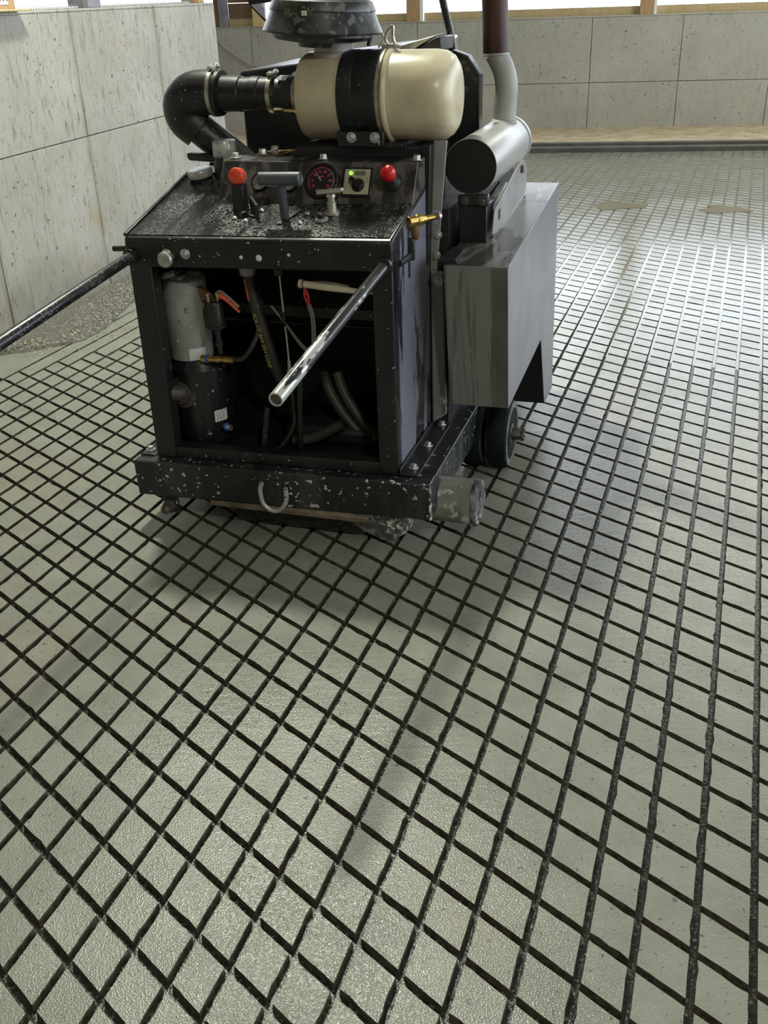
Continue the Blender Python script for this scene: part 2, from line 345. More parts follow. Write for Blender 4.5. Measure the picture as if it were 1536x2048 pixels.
def block_verts(i, j, lod):
    """outline (top) of one block; ragged saw-cut edges"""
    cut = i >= bend(j)-0.5; cut2 = i >= bend(j+1)-0.5
    a0, a1 = ai(i)+HG, ai(i+1)-HG
    b0, b1 = bj(j)+(HG if cut else 0), bj(j+1)-(HG if cut2 else 0)
    n = lod; pts = []
    c = [(a0, b0), (a1, b0), (a1, b1), (a0, b1)]
    for k in range(4):
        (p, q), (r, s) = c[k], c[(k+1) % 4]
        for m in range(n):
            f = m/n
            x, y = p+(r-p)*f, q+(s-q)*f
            if m and not ((k == 0 and not cut) or (k == 2 and not cut2)):
                d = rnd.uniform(-0.004, 0.010)
                if rnd.random() < 0.07: d += 0.025
                x += d*((0, -1, 0, 1)[k]); y += d*((1, 0, -1, 0)[k])
            pts.append((x, y))
    return pts
cam_inv = cam.matrix_world.inverted()
def project(P):
    q = cam_inv @ P
    if q.z > -0.1: return None
    return 768+2000*q.x/-q.z, 1024-2000*q.y/-q.z, -q.z
cells = []
for i in range(-24, 95):
    for j in range(-60, 135):
        c = gp(i+.5, j+.5)
        if c.y < 0.25 or c.y > 11.6 or c.x > 6.4: continue
        if (c-K).dot(BN) > 0.06: continue
        if (c-LA).dot(LN) < 0.22: continue
        if i < -21: continue
        pr = project(c); vis = pr is not None and -20 < pr[0] < 1556 and -20 < pr[1] < 2070
        # keep a margin around the view for steps to the side
        if pr is None or pr[0] < -1500 or pr[0] > 3000: continue
        cells.append((pr[2] if vis else 99+pr[2], i, j))
cells.sort()
def add_block(bm, i, j, lod):
    pts = block_verts(i, j, lod); dz = rnd.uniform(-0.0006, 0.0006)
    ext = 0.018
    top = [bm.verts.new(gp(x, y)+Vector((0, 0, dz))) for x, y in pts]
    cx = sum(p[0] for p in pts)/len(pts); cy = sum(p[1] for p in pts)/len(pts)
    bot = [bm.verts.new(gp(x+(x-cx)*ext*2, y+(y-cy)*ext*2)+Vector((0, 0, -0.019))) for x, y in pts]
    bm.faces.new(top); n = len(pts)
    for k in range(n): bm.faces.new((bot[k], bot[(k+1) % n], top[(k+1) % n], top[k])).material_index = 1
for dep, i, j in cells[:300]:
    b = B(); add_block(b.bm, i, j, 4); b.obj('concrete_block', FLOOR_TOP, floor, smooth=False).data.materials.append(FLOOR_SIDE)
b = B()
for dep, i, j in cells[300:]: add_block(b.bm, i, j, 3 if dep < 4.5 else (2 if dep < 99 else 1))
b.obj('concrete_block_field', FLOOR_TOP, floor, smooth=False, kind='stuff').data.materials.append(FLOOR_SIDE)
t = NT('standing_slurry_water'); co = t.coords(True)
c = t.mix(t.ramp(t.noise(co, 1.4, 3), 0.35, 0.65), (0.155, 0.150, 0.120), (0.205, 0.200, 0.165))
WATER = t.out(c, 0.10, 0.0, t.bump(t.noise(t.coords(True, (5, 16, 5)), 1.0, 2), 0.06, 0.004))
b = B(); ys = [4.3, 5.7, 8.0, 11.6]; zs_ = [-.0175, -.0035, -.0022, -.0012]; xs = [-2.6+.6*k for k in range(16)]
g = [[b.bm.verts.new((x, y+(.25*math.sin(x*2.1) if n in (0, 1) else 0), z)) for x in xs] for n, (y, z) in enumerate(zip(ys, zs_))]
for r0_, r1_ in zip(g, g[1:]):
    for k in range(len(xs)-1): b.bm.faces.new((r0_[k], r0_[k+1], r1_[k+1], r1_[k]))
b.obj('standing_water', WATER, floor, kind='stuff')
# ungrooved margin beside the left wall and plain slab outside the sawn area
b = B(); b.prism([lw(-9, -0.1, -0.012), lw(-9, 0.24, -0.012), lw(2.6, 0.24, -0.012), lw(2.6, -0.1, -0.012)], (0, 0, 0.0125)); b.obj('slab_margin', FLOOR_TOP, floor, smooth=False)
b = B(); b.prism([(-9, -6.4, -0.018), (10, -6.4, -0.018), (10, 0.2, -0.018), (-9, 0.2, -0.012)], (0, 0, 0.0118)); b.obj('slab_margin', FLOOR_TOP, floor, smooth=False)
b = B(); b.prism([(6.45, 0.2, -0.018), (10, 0.2, -0.018), (10, 10.2, -0.012), (6.45, 10.4, -0.012)], (0, 0, 0.0118)); b.obj('slab_margin', FLOOR_TOP, floor, smooth=False)

# ---- back wall with kerb, ledge, form panels
kerb = struct(fbox(bk, (-9.5, 0, -0.02), (8, 0.13, 0.051)).obj('trim_1', KERB, bevel=0.012))
struct(fbox(bk, (-9.5, 0.11, -0.02), (8, 0.19, 0.082)).obj('trim_2', KERB, bevel=0.01))
ledge = struct(fbox(bk, (-9.5, 0.15, -0.02), (8, 1.42, 0.080)).obj('trim_3', LEDGE, bevel=0.0))
wall_b = struct(fbox(bk, (-9.5, 1.415, 0.0), (8, 1.68, 1.232)).obj('wall_back', JOINT, bevel=0.006))
PB = [.43+.98*k for k in range(-10, 8)]
for u0, u1 in zip(PB, PB[1:]):
    fbox(bk, (u0+.003, 1.402, 0.06), (u1-.003, 1.43, 0.5545)).obj('concrete_panel', WALL_B, wall_b, bevel=0.002, seg=1)
    fbox(bk, (u0+.003, 1.404, 0.5605), (u1-.003, 1.43, 1.222)).obj('concrete_panel', WALL_B, wall_b, bevel=0.002, seg=1)
fbox(bk, (-9.5, 1.40, 1.2225), (8, 1.69, 1.240)).obj('wall_cap', WALL_B, wall_b, bevel=0.006)
# ---- left wall
wall_l = struct(fbox(lw, (-9, -0.24, 0.0), (2.552, -0.006, 1.51)).obj('wall_left', JOINT, bevel=0.006))
PL = [.55+1.03*k for k in range(-9, 2)] + [2.556]
for s0, s1 in zip(PL, PL[1:]):
    if s1 - s0 < 0.01: continue
    fbox(lw, (s0+.003, -0.03, -0.005), (s1-.003, 0.0, 0.872)).obj('concrete_panel', WALL_L, wall_l, bevel=0.002, seg=1)
    fbox(lw, (s0+.003, -0.03, 0.878), (s1-.003, -0.001, 1.505)).obj('concrete_panel', WALL_L, wall_l, bevel=0.002, seg=1)
fbox(lw, (2.50, -0.25, 0.0), (2.558, -0.02, 1.512)).obj('end_face', WALL_L, wall_l, bevel=0.006)
fbox(lw, (-9, -0.25, 1.5055), (2.556, -0.001, 1.522)).obj('wall_cap', WALL_L, wall_l, bevel=0.006)
# ---- timber-framed openings over both walls, wire mesh, rails
nwin = 0
def opening(fn, u0, u1, v, z0, z1, rail=TIMBER_Y, rh=0.085, vs=-1):
    """one bay: bottom board behind mesh, mesh panel"""
    global nwin
    nwin += 1
    fr = fbox(fn, (u0, v+0.03*vs*-1, z0), (u1, v+0.07*vs*-1, z0+rh)).obj('window_%d' % nwin, rail, bevel=0.003); struct(fr)
    w = B()
    n = int((u1-u0)/0.0254); hw = 0.0011
    for k in range(n):
        u = u0+(k+.5)*(u1-u0)/n
        w.hexa([fn(u-hw, v-hw, z0), fn(u+hw, v-hw, z0), fn(u+hw, v+hw, z0), fn(u-hw, v+hw, z0), fn(u-hw, v-hw, z1), fn(u+hw, v-hw, z1), fn(u+hw, v+hw, z1), fn(u-hw, v+hw, z1)])
    z = z0+0.02
    while z < z1:
        w.hexa([fn(u0, v-hw-.002, z-hw), fn(u1, v-hw-.002, z-hw), fn(u1, v+hw-.002, z-hw), fn(u0, v+hw-.002, z-hw), fn(u0, v-hw-.002, z+hw), fn(u1, v-hw-.002, z+hw), fn(u1, v+hw-.002, z+hw), fn(u0, v+hw-.002, z+hw)])
        z += 0.062
    w.obj('wire_mesh', WIRE, fr, smooth=False, kind='stuff')
    return fr
ntrim = 3
def post(fn, u0, u1, v0, v1, z0, z1, mat=TIMBER, white=None):
    global ntrim
    ntrim += 1
    o = struct(fbox(fn, (u0, v0, z0), (u1, v1, z1)).obj('trim_%d' % ntrim, mat, bevel=0.004))
    if white: fbox(fn, (white[0], v0+0.005, z0), (white[1], v0+0.04, z1)).obj('flashing', WHITE, o, bevel=0.002)
    return o
ZT = 3.9
for u0, u1, m, wh in ((-4.43, -4.30, TIMBER_Y, (-4.30, -4.27)), (-2.63, -2.475, TIMBER, (-2.475, -2.44)), (-0.045, 0.105, TIMBER, (0.105, 0.135)), (2.5, 2.65, TIMBER, (2.65, 2.68)), (5.1, 5.25, TIMBER, (5.25, 5.28))):
    post(bk, u0, u1, 1.40, 1.50, 1.240, ZT, m, wh)
post(bk, -4.83, -4.74, 1.40, 1.50, 1.240, ZT, GREYPOST)
post(bk, -4.90, -4.83, 1.44, 1.50, 1.240, ZT, TIMBER_D)
fr = opening(bk, -4.74, -4.43, 1.46, 1.240, ZT)
for k in range(12):      # brown boarding closing the narrow bay
    fbox(bk, (-4.74, 1.50, 1.325+k*.165), (-4.43, 1.525, 1.325+k*.165+.160)).obj('board', TIMBER_D, fr, bevel=0.003)
opening(bk, -4.27, -2.63, 1.46, 1.240, ZT); opening(bk, -2.44, -0.045, 1.46, 1.240, ZT); opening(bk, 0.135, 2.5, 1.46, 1.240, ZT); opening(bk, 2.68, 5.1, 1.46, 1.240, ZT)
opening(lw, -2.2, 0.10, -0.10, 1.522, ZT, WHITE, 0.012, 1); opening(lw, 0.16, 0.90, -0.10, 1.522, ZT, WHITE, 0.012, 1); opening(lw, 1.05, 2.45, -0.10, 1.522, ZT, WHITE, 0.012, 1)
post(lw, 0.10, 0.16, -0.20, -0.07, 1.522, ZT, WHITE); post(lw, 0.90, 1.05, -0.20, -0.07, 1.522, ZT, GREYPOST); post(lw, 2.45, 2.55, -0.20, -0.07, 1.522, ZT, TIMBER); post(lw, -2.35, -2.2, -0.20, -0.07, 1.522, ZT, TIMBER)
# header boards, roof and the rest of the shed (out of frame)
struct(fbox(bk, (-9.5, 1.40, ZT), (8, 1.6, 5.1)).obj('wall_back_header', TIMBER_D, smooth=False))
struct(fbox(lw, (-9, -0.24, ZT), (2.556, -0.04, 5.1)).obj('wall_left_header', TIMBER_D, smooth=False))
struct(B().box((-9, -6.6, 5.1), (10.2, 14.5, 5.25)).obj('ceiling', ROOFM, smooth=False))
struct(B().box((6.7, -6.5, 0), (6.95, 11.7, 0.7)).obj('wall_right', WALL_B, smooth=False))
struct(B().box((6.7, -6.5, 4.5), (6.95, 11.7, 5.1)).obj('wall_right_header', TIMBER_D, smooth=False))
for k in range(7): post(lambda u, v, z: Vector((v, u, z)), -6.4+k*2.8, -6.24+k*2.8, 6.74, 6.9, 0.7, 4.5)
struct(B().box((-9, -6.6, 0), (10.2, -6.4, 5.1)).obj('wall_rear', TIMBER_D, smooth=False))  # unseen; made solid and dark to keep light off the machine's front
struct(B().box((-9, -6.5, 0), (-8.8, 14, 5.1)).obj('wall_far_left', TIMBER_D, smooth=False))

# ================================================================== THE MACHINE
MC = empty('concrete_groover', (0.046, 2.733, 0), R(-18))
tag(MC, 'black walk-behind concrete grooving machine with tan air cleaner standing on the grooved floor', 'machine')
def bolt(parent, pos, axis, r=0.009, h=0.009, washer=True, mat=None, name='bolt'):
    b = B(); p = Vector(pos); d = Vector(axis).normalized()
    if washer: b.cyl(p, p+d*0.0025, r*1.45, seg=18)
    b.lathe(p+d*0.002, d, [(0, r), (h*.85, r), (h, r*.86)], 6)
    return b.obj(name, mat or ZINC, parent, bevel=0.0006)
# ---- base frame
b = B(); b.hexa([(-.880, -.043, .108), (.112, -.043, .131), (.112, .035, .131), (-.880, .035, .108), (-.883, -.043, .230), (.110, -.043, .253), (.110, .035, .251), (-.883, .035, .230)])
front_beam = b.obj('front_beam', BEAM, MC, bevel=0.006)
b = B(); b.hexa([(.030, .03, .130), (.112, .03, .131), (.112, 1.75, .131), (.030, 1.75, .130), (.030, .03, .250), (.110, .03, .251), (.110, 1.75, .250), (.030, 1.75, .250)])
b.obj('side_beam', BEAM, MC, bevel=0.005)
b = B(); b.hexa([(-.882, .03, .108), (-.80, .03, .110), (-.80, 1.75, .110), (-.882, 1.75, .108), (-.882, .03, .230), (-.80, .03, .232), (-.80, 1.75, .232), (-.882, 1.75, .230)])
b.obj('side_beam', BEAM, MC, bevel=0.005)
B().box((-.80, 1.68, .12), (.03, 1.75, .24)).obj('rear_beam', BEAM, MC, bevel=0.005)
# angle rail bolted on the right beam
b = B(); b.box((.004, .0, .2505), (.062, .60, .2565)); b.box((.004, .0, .2505), (.010, .60, .275)); rail = b.obj('angle_rail', BLACK, MC, bevel=0.002)
for y in (.055, .227, .408, .56): bolt(rail, (.034, y, .2565), (0, 0, 1), .0105, .011)
b = B(); b.box((-.878, .0, .2305), (-.822, .60, .2365)); lrail = b.obj('angle_rail', BLACK, MC, bevel=0.002)
bolt(lrail, (-.860, .036, .2365), (0, 0, 1), .0105, .011)
B().hexa([(.1085, -.0445, .134), (.1135, -.0445, .134), (.1135, -.030, .134), (.1085, -.0435, .134), (.1065, -.0445, .248), (.1115, -.0445, .250), (.1115, -.036, .250), (.1065, -.0435, .248)]).obj('worn_edge', CRUST, front_beam)
# shackle, strip, tab on the front beam
sh = [(-.428, -.052, .205), (-.436, -.053, .180), (-.430, -.054, .135), (-.402, -.055, .112), (-.372, -.054, .118), (-.351, -.053, .15), (-.350, -.052, .195)]
B().tube(sh, .0075, 10).obj('lifting_ring', RINGW, MC)
b = B(); b.box((-.415, -.050, .196), (-.365, -.043, .212)); b.obj('ring_bracket', BEAM, MC, bevel=0.002)
b = B(); b.hexa([(-.62, -.046, .100), (-.085, -.046, .099), (-.085, -.036, .099), (-.62, -.036, .100), (-.62, -.046, .115), (-.085, -.046, .117), (-.085, -.036, .128), (-.62, -.036, .116)]); b.obj('rubber_strip', SKIRT, MC, bevel=0.002)
b = B(); b.prism([(-.800, -.030, .115), (-.748, -.030, .115), (-.752, -.030, .050), (-.775, -.030, .046), (-.798, -.030, .060)], (0, .016, 0)); tab = b.obj('hitch_tab', BEAM, MC, bevel=0.003)
B().cyl((-.777, -.030, .073), (-.777, -.046, .073), .024, seg=6).obj('nut', HUB, tab, bevel=0.002)
B().lathe((-.777, -.044, .073), (0, -1, 0), [(0, .017), (.022, .016), (.03, .009)], 16).obj('pin', HUB, tab)
# cutting drum and its crusted guard under the beam
B().lathe((-.56, .075, .072), (1, 0, 0), [(0, .02), (0, .066), (.03, .07), (.40, .07), (.43, .066), (.43, .02)], 36).obj('cutting_drum', RUBBER, MC)
b = B(); b.prism([(-.25, .0, .112), (.018, .0, .122), (.012, .0, .048), (-.022, .0, .026), (-.06, .0, .020)], (0, .012, 0)); gd = b.obj('drum_guard', CRUST, MC, bevel=0.002)
b = B(); b.hexa([(-.012, -.002, .045), (.018, .004, .05), (.03, .09, .05), (.0, .09, .045), (-.008, -.002, .11), (.022, .004, .115), (.034, .09, .115), (.004, .09, .11)]); b.obj('guard_end', CRUST, gd, bevel=0.003)
# crusted roller stub on the right
b = B(); b.lathe((.06, .105, .136), (1, 0, 0), [(0, .070), (.155, .071)], 40)
for v in b.bm.verts: v.co += Vector((0, random.uniform(-1, 1), random.uniform(-1, 1)))*.0015
rl = b.obj('roller', STUB, MC, bevel=0.004)
b = B(); b.lathe((.213, .105, .136), (1, 0, 0), [(0, .073), (.01, .074), (.02, .069), (.022, .05), (.018, .03), (.018, 0)], 40)
for v in b.bm.verts: v.co += Vector((random.uniform(-1, 1), random.uniform(-1, 1), random.uniform(-1, 1)))*.0035
b.obj('roller_end', CRUST, rl)
# ---- wheels
def wheel(x0, x1, y, outer):
    m = (x0+x1)/2; h = abs(x1-x0)/2; r = .125
    w = B().lathe((x0, y, r), (x1-x0, 0, 0), [(0, .09), (0, .112), (.004, .121), (.012, .125), (2*h-.012, .125), (2*h-.004, .121), (2*h, .112), (2*h, .09)], 48).obj('wheel', WHEEL, MC)
    s = 1 if x1 > x0 else -1
    B().lathe((x1-s*.003, y, r), (s, 0, 0), [(0, .088), (0, .115), (.004, .116), (.0055, .110), (.005, .094), (-.004, .090), (-.022, .088), (-.022, .03), (-.006, .028), (-.006, 0)], 40).obj('rim', RIMG, w)
    B().lathe((x1-s*.022, y, r), (s, 0, 0), [(0, .086), (.001, .086), (.001, 0)], 32).obj('wheel_disc', HUB, w)
    B().lathe((x0+s*.003, y, r), (-s, 0, 0), [(0, .088), (0, .115), (.004, .116), (.0055, .110), (.005, .094), (-.006, .09), (-.006, 0)], 40).obj('rim', RIMG, w)
    return w
wo = wheel(.150, .222, .69, True); wheel(.055, .128, .69, False)
wl = wheel(-.90, -.972, .69, True)
b = B(); b.cyl((-.97, .69, .125), (.262, .69, .125), .018, seg=16); ax = b.obj('axle', HUB, MC)
b = B(); b.lathe((.205, .69, .125), (1, 0, 0), [(0, .038), (.018, .036), (.02, .028)], 24); b.obj('hub', RIMG, ax)
b = B(); b.lathe((.222, .69, .125), (1, 0, 0), [(0, .024), (.006, .026), (.026, .023), (.034, .021)], 6)
for k in range(6):
    a = k*math.pi/3+.3; b.box((.254, .69+.018*math.cos(a)-.005, .125+.018*math.sin(a)-.005), (.268, .69+.018*math.cos(a)+.005, .125+.018*math.sin(a)+.005))
b.obj('castle_nut', HUB, ax, bevel=0.0015)
B().tube([(.263, .69, .145), (.263, .70, .158), (.268, .708, .166)], .0028, 6).obj('split_pin', HUB, ax)
b = B(); b.box((-.03, .60, .06), (.05, .78, .135)); b.obj('axle_block', BLACK_C, MC, bevel=0.004)
# ---- cabinet
b = B(); b.box((-.816, 0, .251), (-.745, .05, .90)).shear(); b.obj('post', BLACKF, MC, bevel=0.003)
b = B(); b.box((-.059, 0, .251), (.0, .05, .90)).shear(); b.obj('post', BLACKF, MC, bevel=0.003)
b = B(); b.box((-.746, .002, .250), (-.058, .05, .288)).shear(); b.obj('bottom_rail', BLACKF, MC, bevel=0.003)
b = B(); b.prism([(.0, .05, .252), (.0, .385, .252), (.0, .40, .76), (.0, .40, 1.04), (.0, .215, 1.004), (.0, .052, .962), (.0, .002, .92), (.0, .002, .252)], (-.006, 0, 0)); side = b.obj('side_panel', SIDEP, MC, bevel=0.0015)
b = B(); b.prism([(-.816, .05, .23), (-.816, .60, .23), (-.816, .60, 1.00), (-.816, .05, .93)], (.006, 0, 0)); b.obj('side_panel', BLACK, MC, bevel=0.0015)
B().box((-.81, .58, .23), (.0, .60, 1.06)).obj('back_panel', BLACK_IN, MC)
B().box((-.818, .43, 1.035), (-.005, .648, 1.052)).obj('light_stop_plate', BLACK_C, MC, bevel=0.003)  # cover plate added to stop lamp light leaking into the cabinet
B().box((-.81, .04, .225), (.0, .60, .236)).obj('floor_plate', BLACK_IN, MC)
# hood: sloped lid with a folded front
b = B(); b.prism([(-.818, -.006, .868), (-.818, -.006, .949), (-.818, .004, .956), (-.818, .44, 1.060), (-.818, .44, 1.045), (-.818, .012, .940), (-.818, .006, .868)], (.820, 0, 0)); b.shear()
hood = b.obj('hood', BLACKF, MC, bevel=0.006)
b = B(); b.prism([(-.808, .008, .9578), (-.008, .008, .9578), (-.004, .43, 1.0585), (-.808, .43, 1.0585)], (0, -.0004, .0022)); b.shear(); b.obj('slurry_crust', HOOD, hood)
b = B(); b.prism([(-.822, .0, .955), (-.822, .44, 1.061), (-.822, .44, 1.072), (-.822, .0, .964)], (.012, 0, 0)); b.shear(); b.obj('hood_lip', BLACK, hood, bevel=0.003)
bolt(hood, (-.683, -.006, .894), (0, -1, 0), .0105, .010); bolt(hood, (-.622, -.006, .896), (0, -1, 0), .0105, .010)
b = B(); b.lathe((-.672, -.006, .885), (0, -1, 0), [(0, .012), (.022, .012), (.022, .021), (.026, .0235), (.036, .0235), (.040, .020), (.041, .010), (.0385, .008), (.0385, 0)], 24); b.box((-.688, -.0495, .8835), (-.656, -.046, .8865)); b.obj('latch_knob', ZINC, hood)
for x, z, s in ((-.392, .893, .010), (-.447, .893, .006), (-.30, .905, .005)):
    b = B(); b.lathe((x, -.0062, z), (0, -1, 0), [(0, s), (.0012, s*.7), (.0014, 0)], 7); b.obj('paint_chip', STICK, hood)
# hooks and slot on the right side panel
b = B(); b.box((.0, .158, .812), (.002, .176, .925)); b.obj('latch_slot', BLACK_IN, side)
b = B(); b.box((.0, .06, .868), (.012, .165, .885)); b.box((.0, .158, .862), (.018, .174, .925)); b.obj('latch_bar', BLACK, side, bevel=0.003)
# ---- grey flange plates
b = B(); b.hexa([(.004, .395, .262), (.054, .395, .300), (.054, .407, .300), (.004, .407, .262), (.003, .395, .775), (.046, .395, .775), (.046, .407, .775), (.003, .407, .775)]); fl = b.obj('flange_plate', FLANGE, MC, bevel=0.006)
for z, x in ((.745, .027), (.345, .040)): bolt(fl, (x, .395, z), (0, -1, 0), .011, .009)
b = B(); b.hexa([(.0, .402, .77), (.022, .402, .77), (.022, .41, .77), (.0, .41, .77), (.016, .402, 1.158), (.056, .402, 1.158), (.056, .41, 1.158), (.016, .41, 1.158)]); fu = b.obj('flange_plate', FLANGE, MC, bevel=0.002)
b = B(); b.hexa([(-.012, .36, .80), (.002, .36, .80), (.002, .41, .80), (-.012, .41, .80), (-.012, .36, 1.15), (.016, .36, 1.15), (.016, .41, 1.15), (-.012, .41, 1.15)]); b.obj('corner_gusset', BLACK_C, fu, bevel=0.002)
for x, z in ((.022, .822), (.026, .885)): bolt(fu, (x, .402, z), (0, -1, 0), .0095, .009)
# brass drain valve
b = B(); b.lathe((.004, .150, .972), (.55, .83, 0), [(0, .016), (.03, .016), (.031, .0185), (.046, .0185), (.047, .014), (.062, .014)], 8); b.lathe((.034, .196, .972), (.55, .83, 0), [(0, .009), (.05, .009)], 12); vv = b.obj('drain_valve', BRASS, MC, bevel=0.0012)
b = B(); b.lathe((.062, .238, .972), (.55, .83, 0), [(0, .019), (.003, .019), (.0031, .011), (.016, .011)], 20); b.obj('washer', ZINC, vv)
B().lathe((.016, .170, .960), (.1, .15, -1), [(0, .013), (.03, .012), (.042, .006)], 12).obj('nozzle', BRONZE, vv)
# ---- instrument console
b = B(); b.prism([(-.612, .205, .985), (-.612, .278, 1.112), (-.612, .36, 1.118), (-.612, .36, 1.02)], (.612, 0, 0)); cs = b.obj('console', CONSOLE, MC, bevel=0.003)
CN = Vector((0, -.866, .5)); CUp = Vector((0, .5, .866)); CX = Vector((1, 0, 0))
def cpt(x, z, off=0.0):     # point on the console face
    y = .205+(z-.985)*(.073/.127); return Vector((x, y, z))+CN*off
for x in (-.585, -.300, -.012): bolt(cs, (x, .315, 1.115), (0, 0, 1), .0115, .013)
def gauge(x, z, r, rim, name, face=DIAL):
    g = B().lathe(cpt(x, z), CN, [(0, r*1.14), (.012, r*1.14), (.015, r*1.08), (.015, r), (.010, r*.97), (.010, 0)], 36).obj(name, rim, cs)
    B().lathe(cpt(x, z, .0102), CN, [(0, r*.97), (.0006, r*.97), (.0006, 0)], 32).obj('dial_face', face, g)
    return g
tg = gauge(-.283, 1.060, .046, DIAL, 'tachometer')
b = B(); b2 = B()
for k in range(36):
    a = R(215-250*k/35); r0, r1 = (.034, .042) if k % 5 == 0 else (.037, .042)
    c_, s_ = math.cos(a), math.sin(a); t_ = Vector((-s_, c_))
    q = []
    for rr, w in ((r0, .0006), (r1, .0006), (r1, -.0006), (r0, -.0006)):
        q.append(cpt(-.283, 1.060, .0111)+CX*(c_*rr+t_.x*w)+CUp*(s_*rr+t_.y*w))
    (b if k < 22 else b2).poly(q)
b.obj('dial_ticks', DRED, tg, smooth=False); b2.obj('dial_ticks', DWHITE, tg, smooth=False)
for k, s in enumerate(('0', '5', '10', '15', '20', '25', '30', '35')):
    a = R(215-250*k/7); p = cpt(-.283, 1.060, .0112)+CX*(math.cos(a)*.0275)+CUp*(math.sin(a)*.0275)
    text(s, .011, p, CX, CUp, DRED, tg, 'dial_number')
text('RPM', .007, cpt(-.283, 1.060, .0112)+CUp*.012, CX, CUp, DRED, tg, 'dial_lettering')
a = R(128); n0 = cpt(-.283, 1.060, .0118); d_ = CX*math.cos(a)+CUp*math.sin(a); e_ = CX*-math.sin(a)+CUp*math.cos(a)
b = B(); b.prism([n0-e_*.0012, n0+e_*.0012, n0+d_*.036+e_*.0005, n0+d_*.036-e_*.0005], CN*.0006); b.obj('needle', CREAM, tg)
B().prism([cpt(-.297, 1.032, .0111), cpt(-.269, 1.032, .0111), cpt(-.269, 1.038, .0111), cpt(-.297, 1.038, .0111)], CN*.0005).obj('counter_window', GLASSG, tg)
gauge(-.478, 1.054, .024, DIAL, 'oil_gauge', GLASSG); g2 = gauge(-.384, 1.054, .024, DIAL, 'temperature_gauge', GLASSG)
b = B()
for k in range(5):
    a = R(60+15*k); b.poly([cpt(-.384, 1.054, .0111)+CX*math.cos(a+dd)*rr+CUp*math.sin(a+dd)*rr for rr, dd in ((.012, -.06), (.018, -.04), (.018, .04), (.012, .06))])
b.obj('dial_ticks', DRED, g2, smooth=False)
# selector plate
b = B(); b.prism([cpt(-.220, 1.022), cpt(-.128, 1.022), cpt(-.128, 1.098), cpt(-.220, 1.098)], CN*.006); sel = b.obj('selector_switch', DIAL, cs, bevel=0.002)
b = B(); b.prism([cpt(-.213, 1.028, .006), cpt(-.136, 1.028, .006), cpt(-.136, 1.092, .006), cpt(-.213, 1.092, .006)], CN*.003); b.obj('selector_plate', PLATE, sel, bevel=0.001)
B().lathe(cpt(-.194, 1.0815, .009), CN, [(0, .0058), (.003, .0052), (.0045, 0)], 16).obj('green_lamp', LED, sel)
b = B(); b.prism([cpt(-.182, 1.076, .009), cpt(-.150, 1.076, .009), cpt(-.150, 1.087, .009), cpt(-.182, 1.087, .009)], CN*.0008); b.obj('display', LCD, sel)
b = B(); b.lathe(cpt(-.168, 1.051, .009), CN, [(0, .020), (.006, .019), (.007, .017)], 28)
p0 = cpt(-.168, 1.051, .016); dd = (CX*math.cos(R(-35))+CUp*math.sin(R(-35))); ee = (CX*math.sin(R(35))+CUp*math.cos(R(35)))
b.prism([p0-dd*.027-ee*.006, p0+dd*.021-ee*.010, p0+dd*.021+ee*.010, p0-dd*.027+ee*.006], CN*.016); b.obj('rotary_knob', DIAL, sel, bevel=0.003)
# red knobs
b = B(); b.box((-.541, .165, .985), (-.503, .20, 1.062)); kb = b.obj('knob_bracket', BLACK_C, MC, bevel=0.003)
B().lathe((-.522, .205, 1.078), (0, -.9, .2), [(0, .015), (.018, .015), (.019, .023), (.024, .0245), (.036, .0245), (.043, .021), (.046, .013), (.047, 0)], 30).obj('stop_button', RED1, kb)
B().lathe((-.522, .205, 1.078), (0, -.9, .2), [(.0165, .018), (.0165, .0262), (.0195, .0262), (.0195, .018)], 30).obj('button_ring', STEELB, kb)
b = B(); b.lathe(cpt(-.062, 1.062), CN, [(0, .026), (.006, .026), (.007, .02), (.014, .022), (.016, .017), (.024, .019), (.026, .014), (.034, .016), (.036, .011), (.05, .010)], 24); bt = b.obj('knob_boot', RUBBER, cs)
B().lathe(cpt(-.062, 1.062, .045), CN+Vector((-.18, 0, .25)), [(0, .010), (.003, .019), (.010, .0225), (.024, .0225), (.032, .019), (.037, .011), (.039, 0)], 28).obj('red_knob', RED2, bt)
# T-lever, faucet handle, buttons on the hood
def hz(x, y): return .960+.24*y+.021*x
b = B(); b.tube([(-.353, .119, .955), (-.351, .105, 1.02), (-.348, .092, 1.078)], .0125, 14, 4); lv = b.obj('lever', GREYL, MC)
B().lathe((-.411, .086, 1.093), (1, 0, .02), [(0, .017), (.002, .0195), (.124, .0195), (.126, .0165), (.124, .014), (.124, 0)], 24).obj('cross_grip', GREYL, lv)
b = B(); b.prism([(-.365, .075, hz(-.36, .075)), (-.350, .075, hz(-.35, .075)), (-.322, .165, hz(-.33, .165)), (-.337, .165, hz(-.34, .165))], (0, 0, .003)); b.obj('lever_slot', BLACK_IN, hood)
b = B(); b.prism([(-.515, .15, hz(-.51, .15)), (-.50, .15, hz(-.5, .15)), (-.43, .115, hz(-.43, .115)), (-.445, .115, hz(-.44, .115))], (0, 0, .003)); b.obj('lever_slot', BLACK_IN, hood)
b = B(); b.prism([(-.482, .162, .985), (-.474, .168, .985), (-.432, .112, .972), (-.440, .106, .972), ], (0, 0, .045)); pl = b.obj('lever_stop', BLACK_C, MC, bevel=0.001)
for x, y in ((-.498, .150), (-.446, .165), (-.512, .115), (-.470, .098), (-.297, .088), (-.297, .148)):
    B().lathe((x, y, hz(x, y)), (0, -.24, 1), [(0, .0085), (.003, .0075), (.0055, .004), (.006, 0)], 14).obj('rivet', ZINC, hood)
b = B(); z0 = hz(-.222, .155)
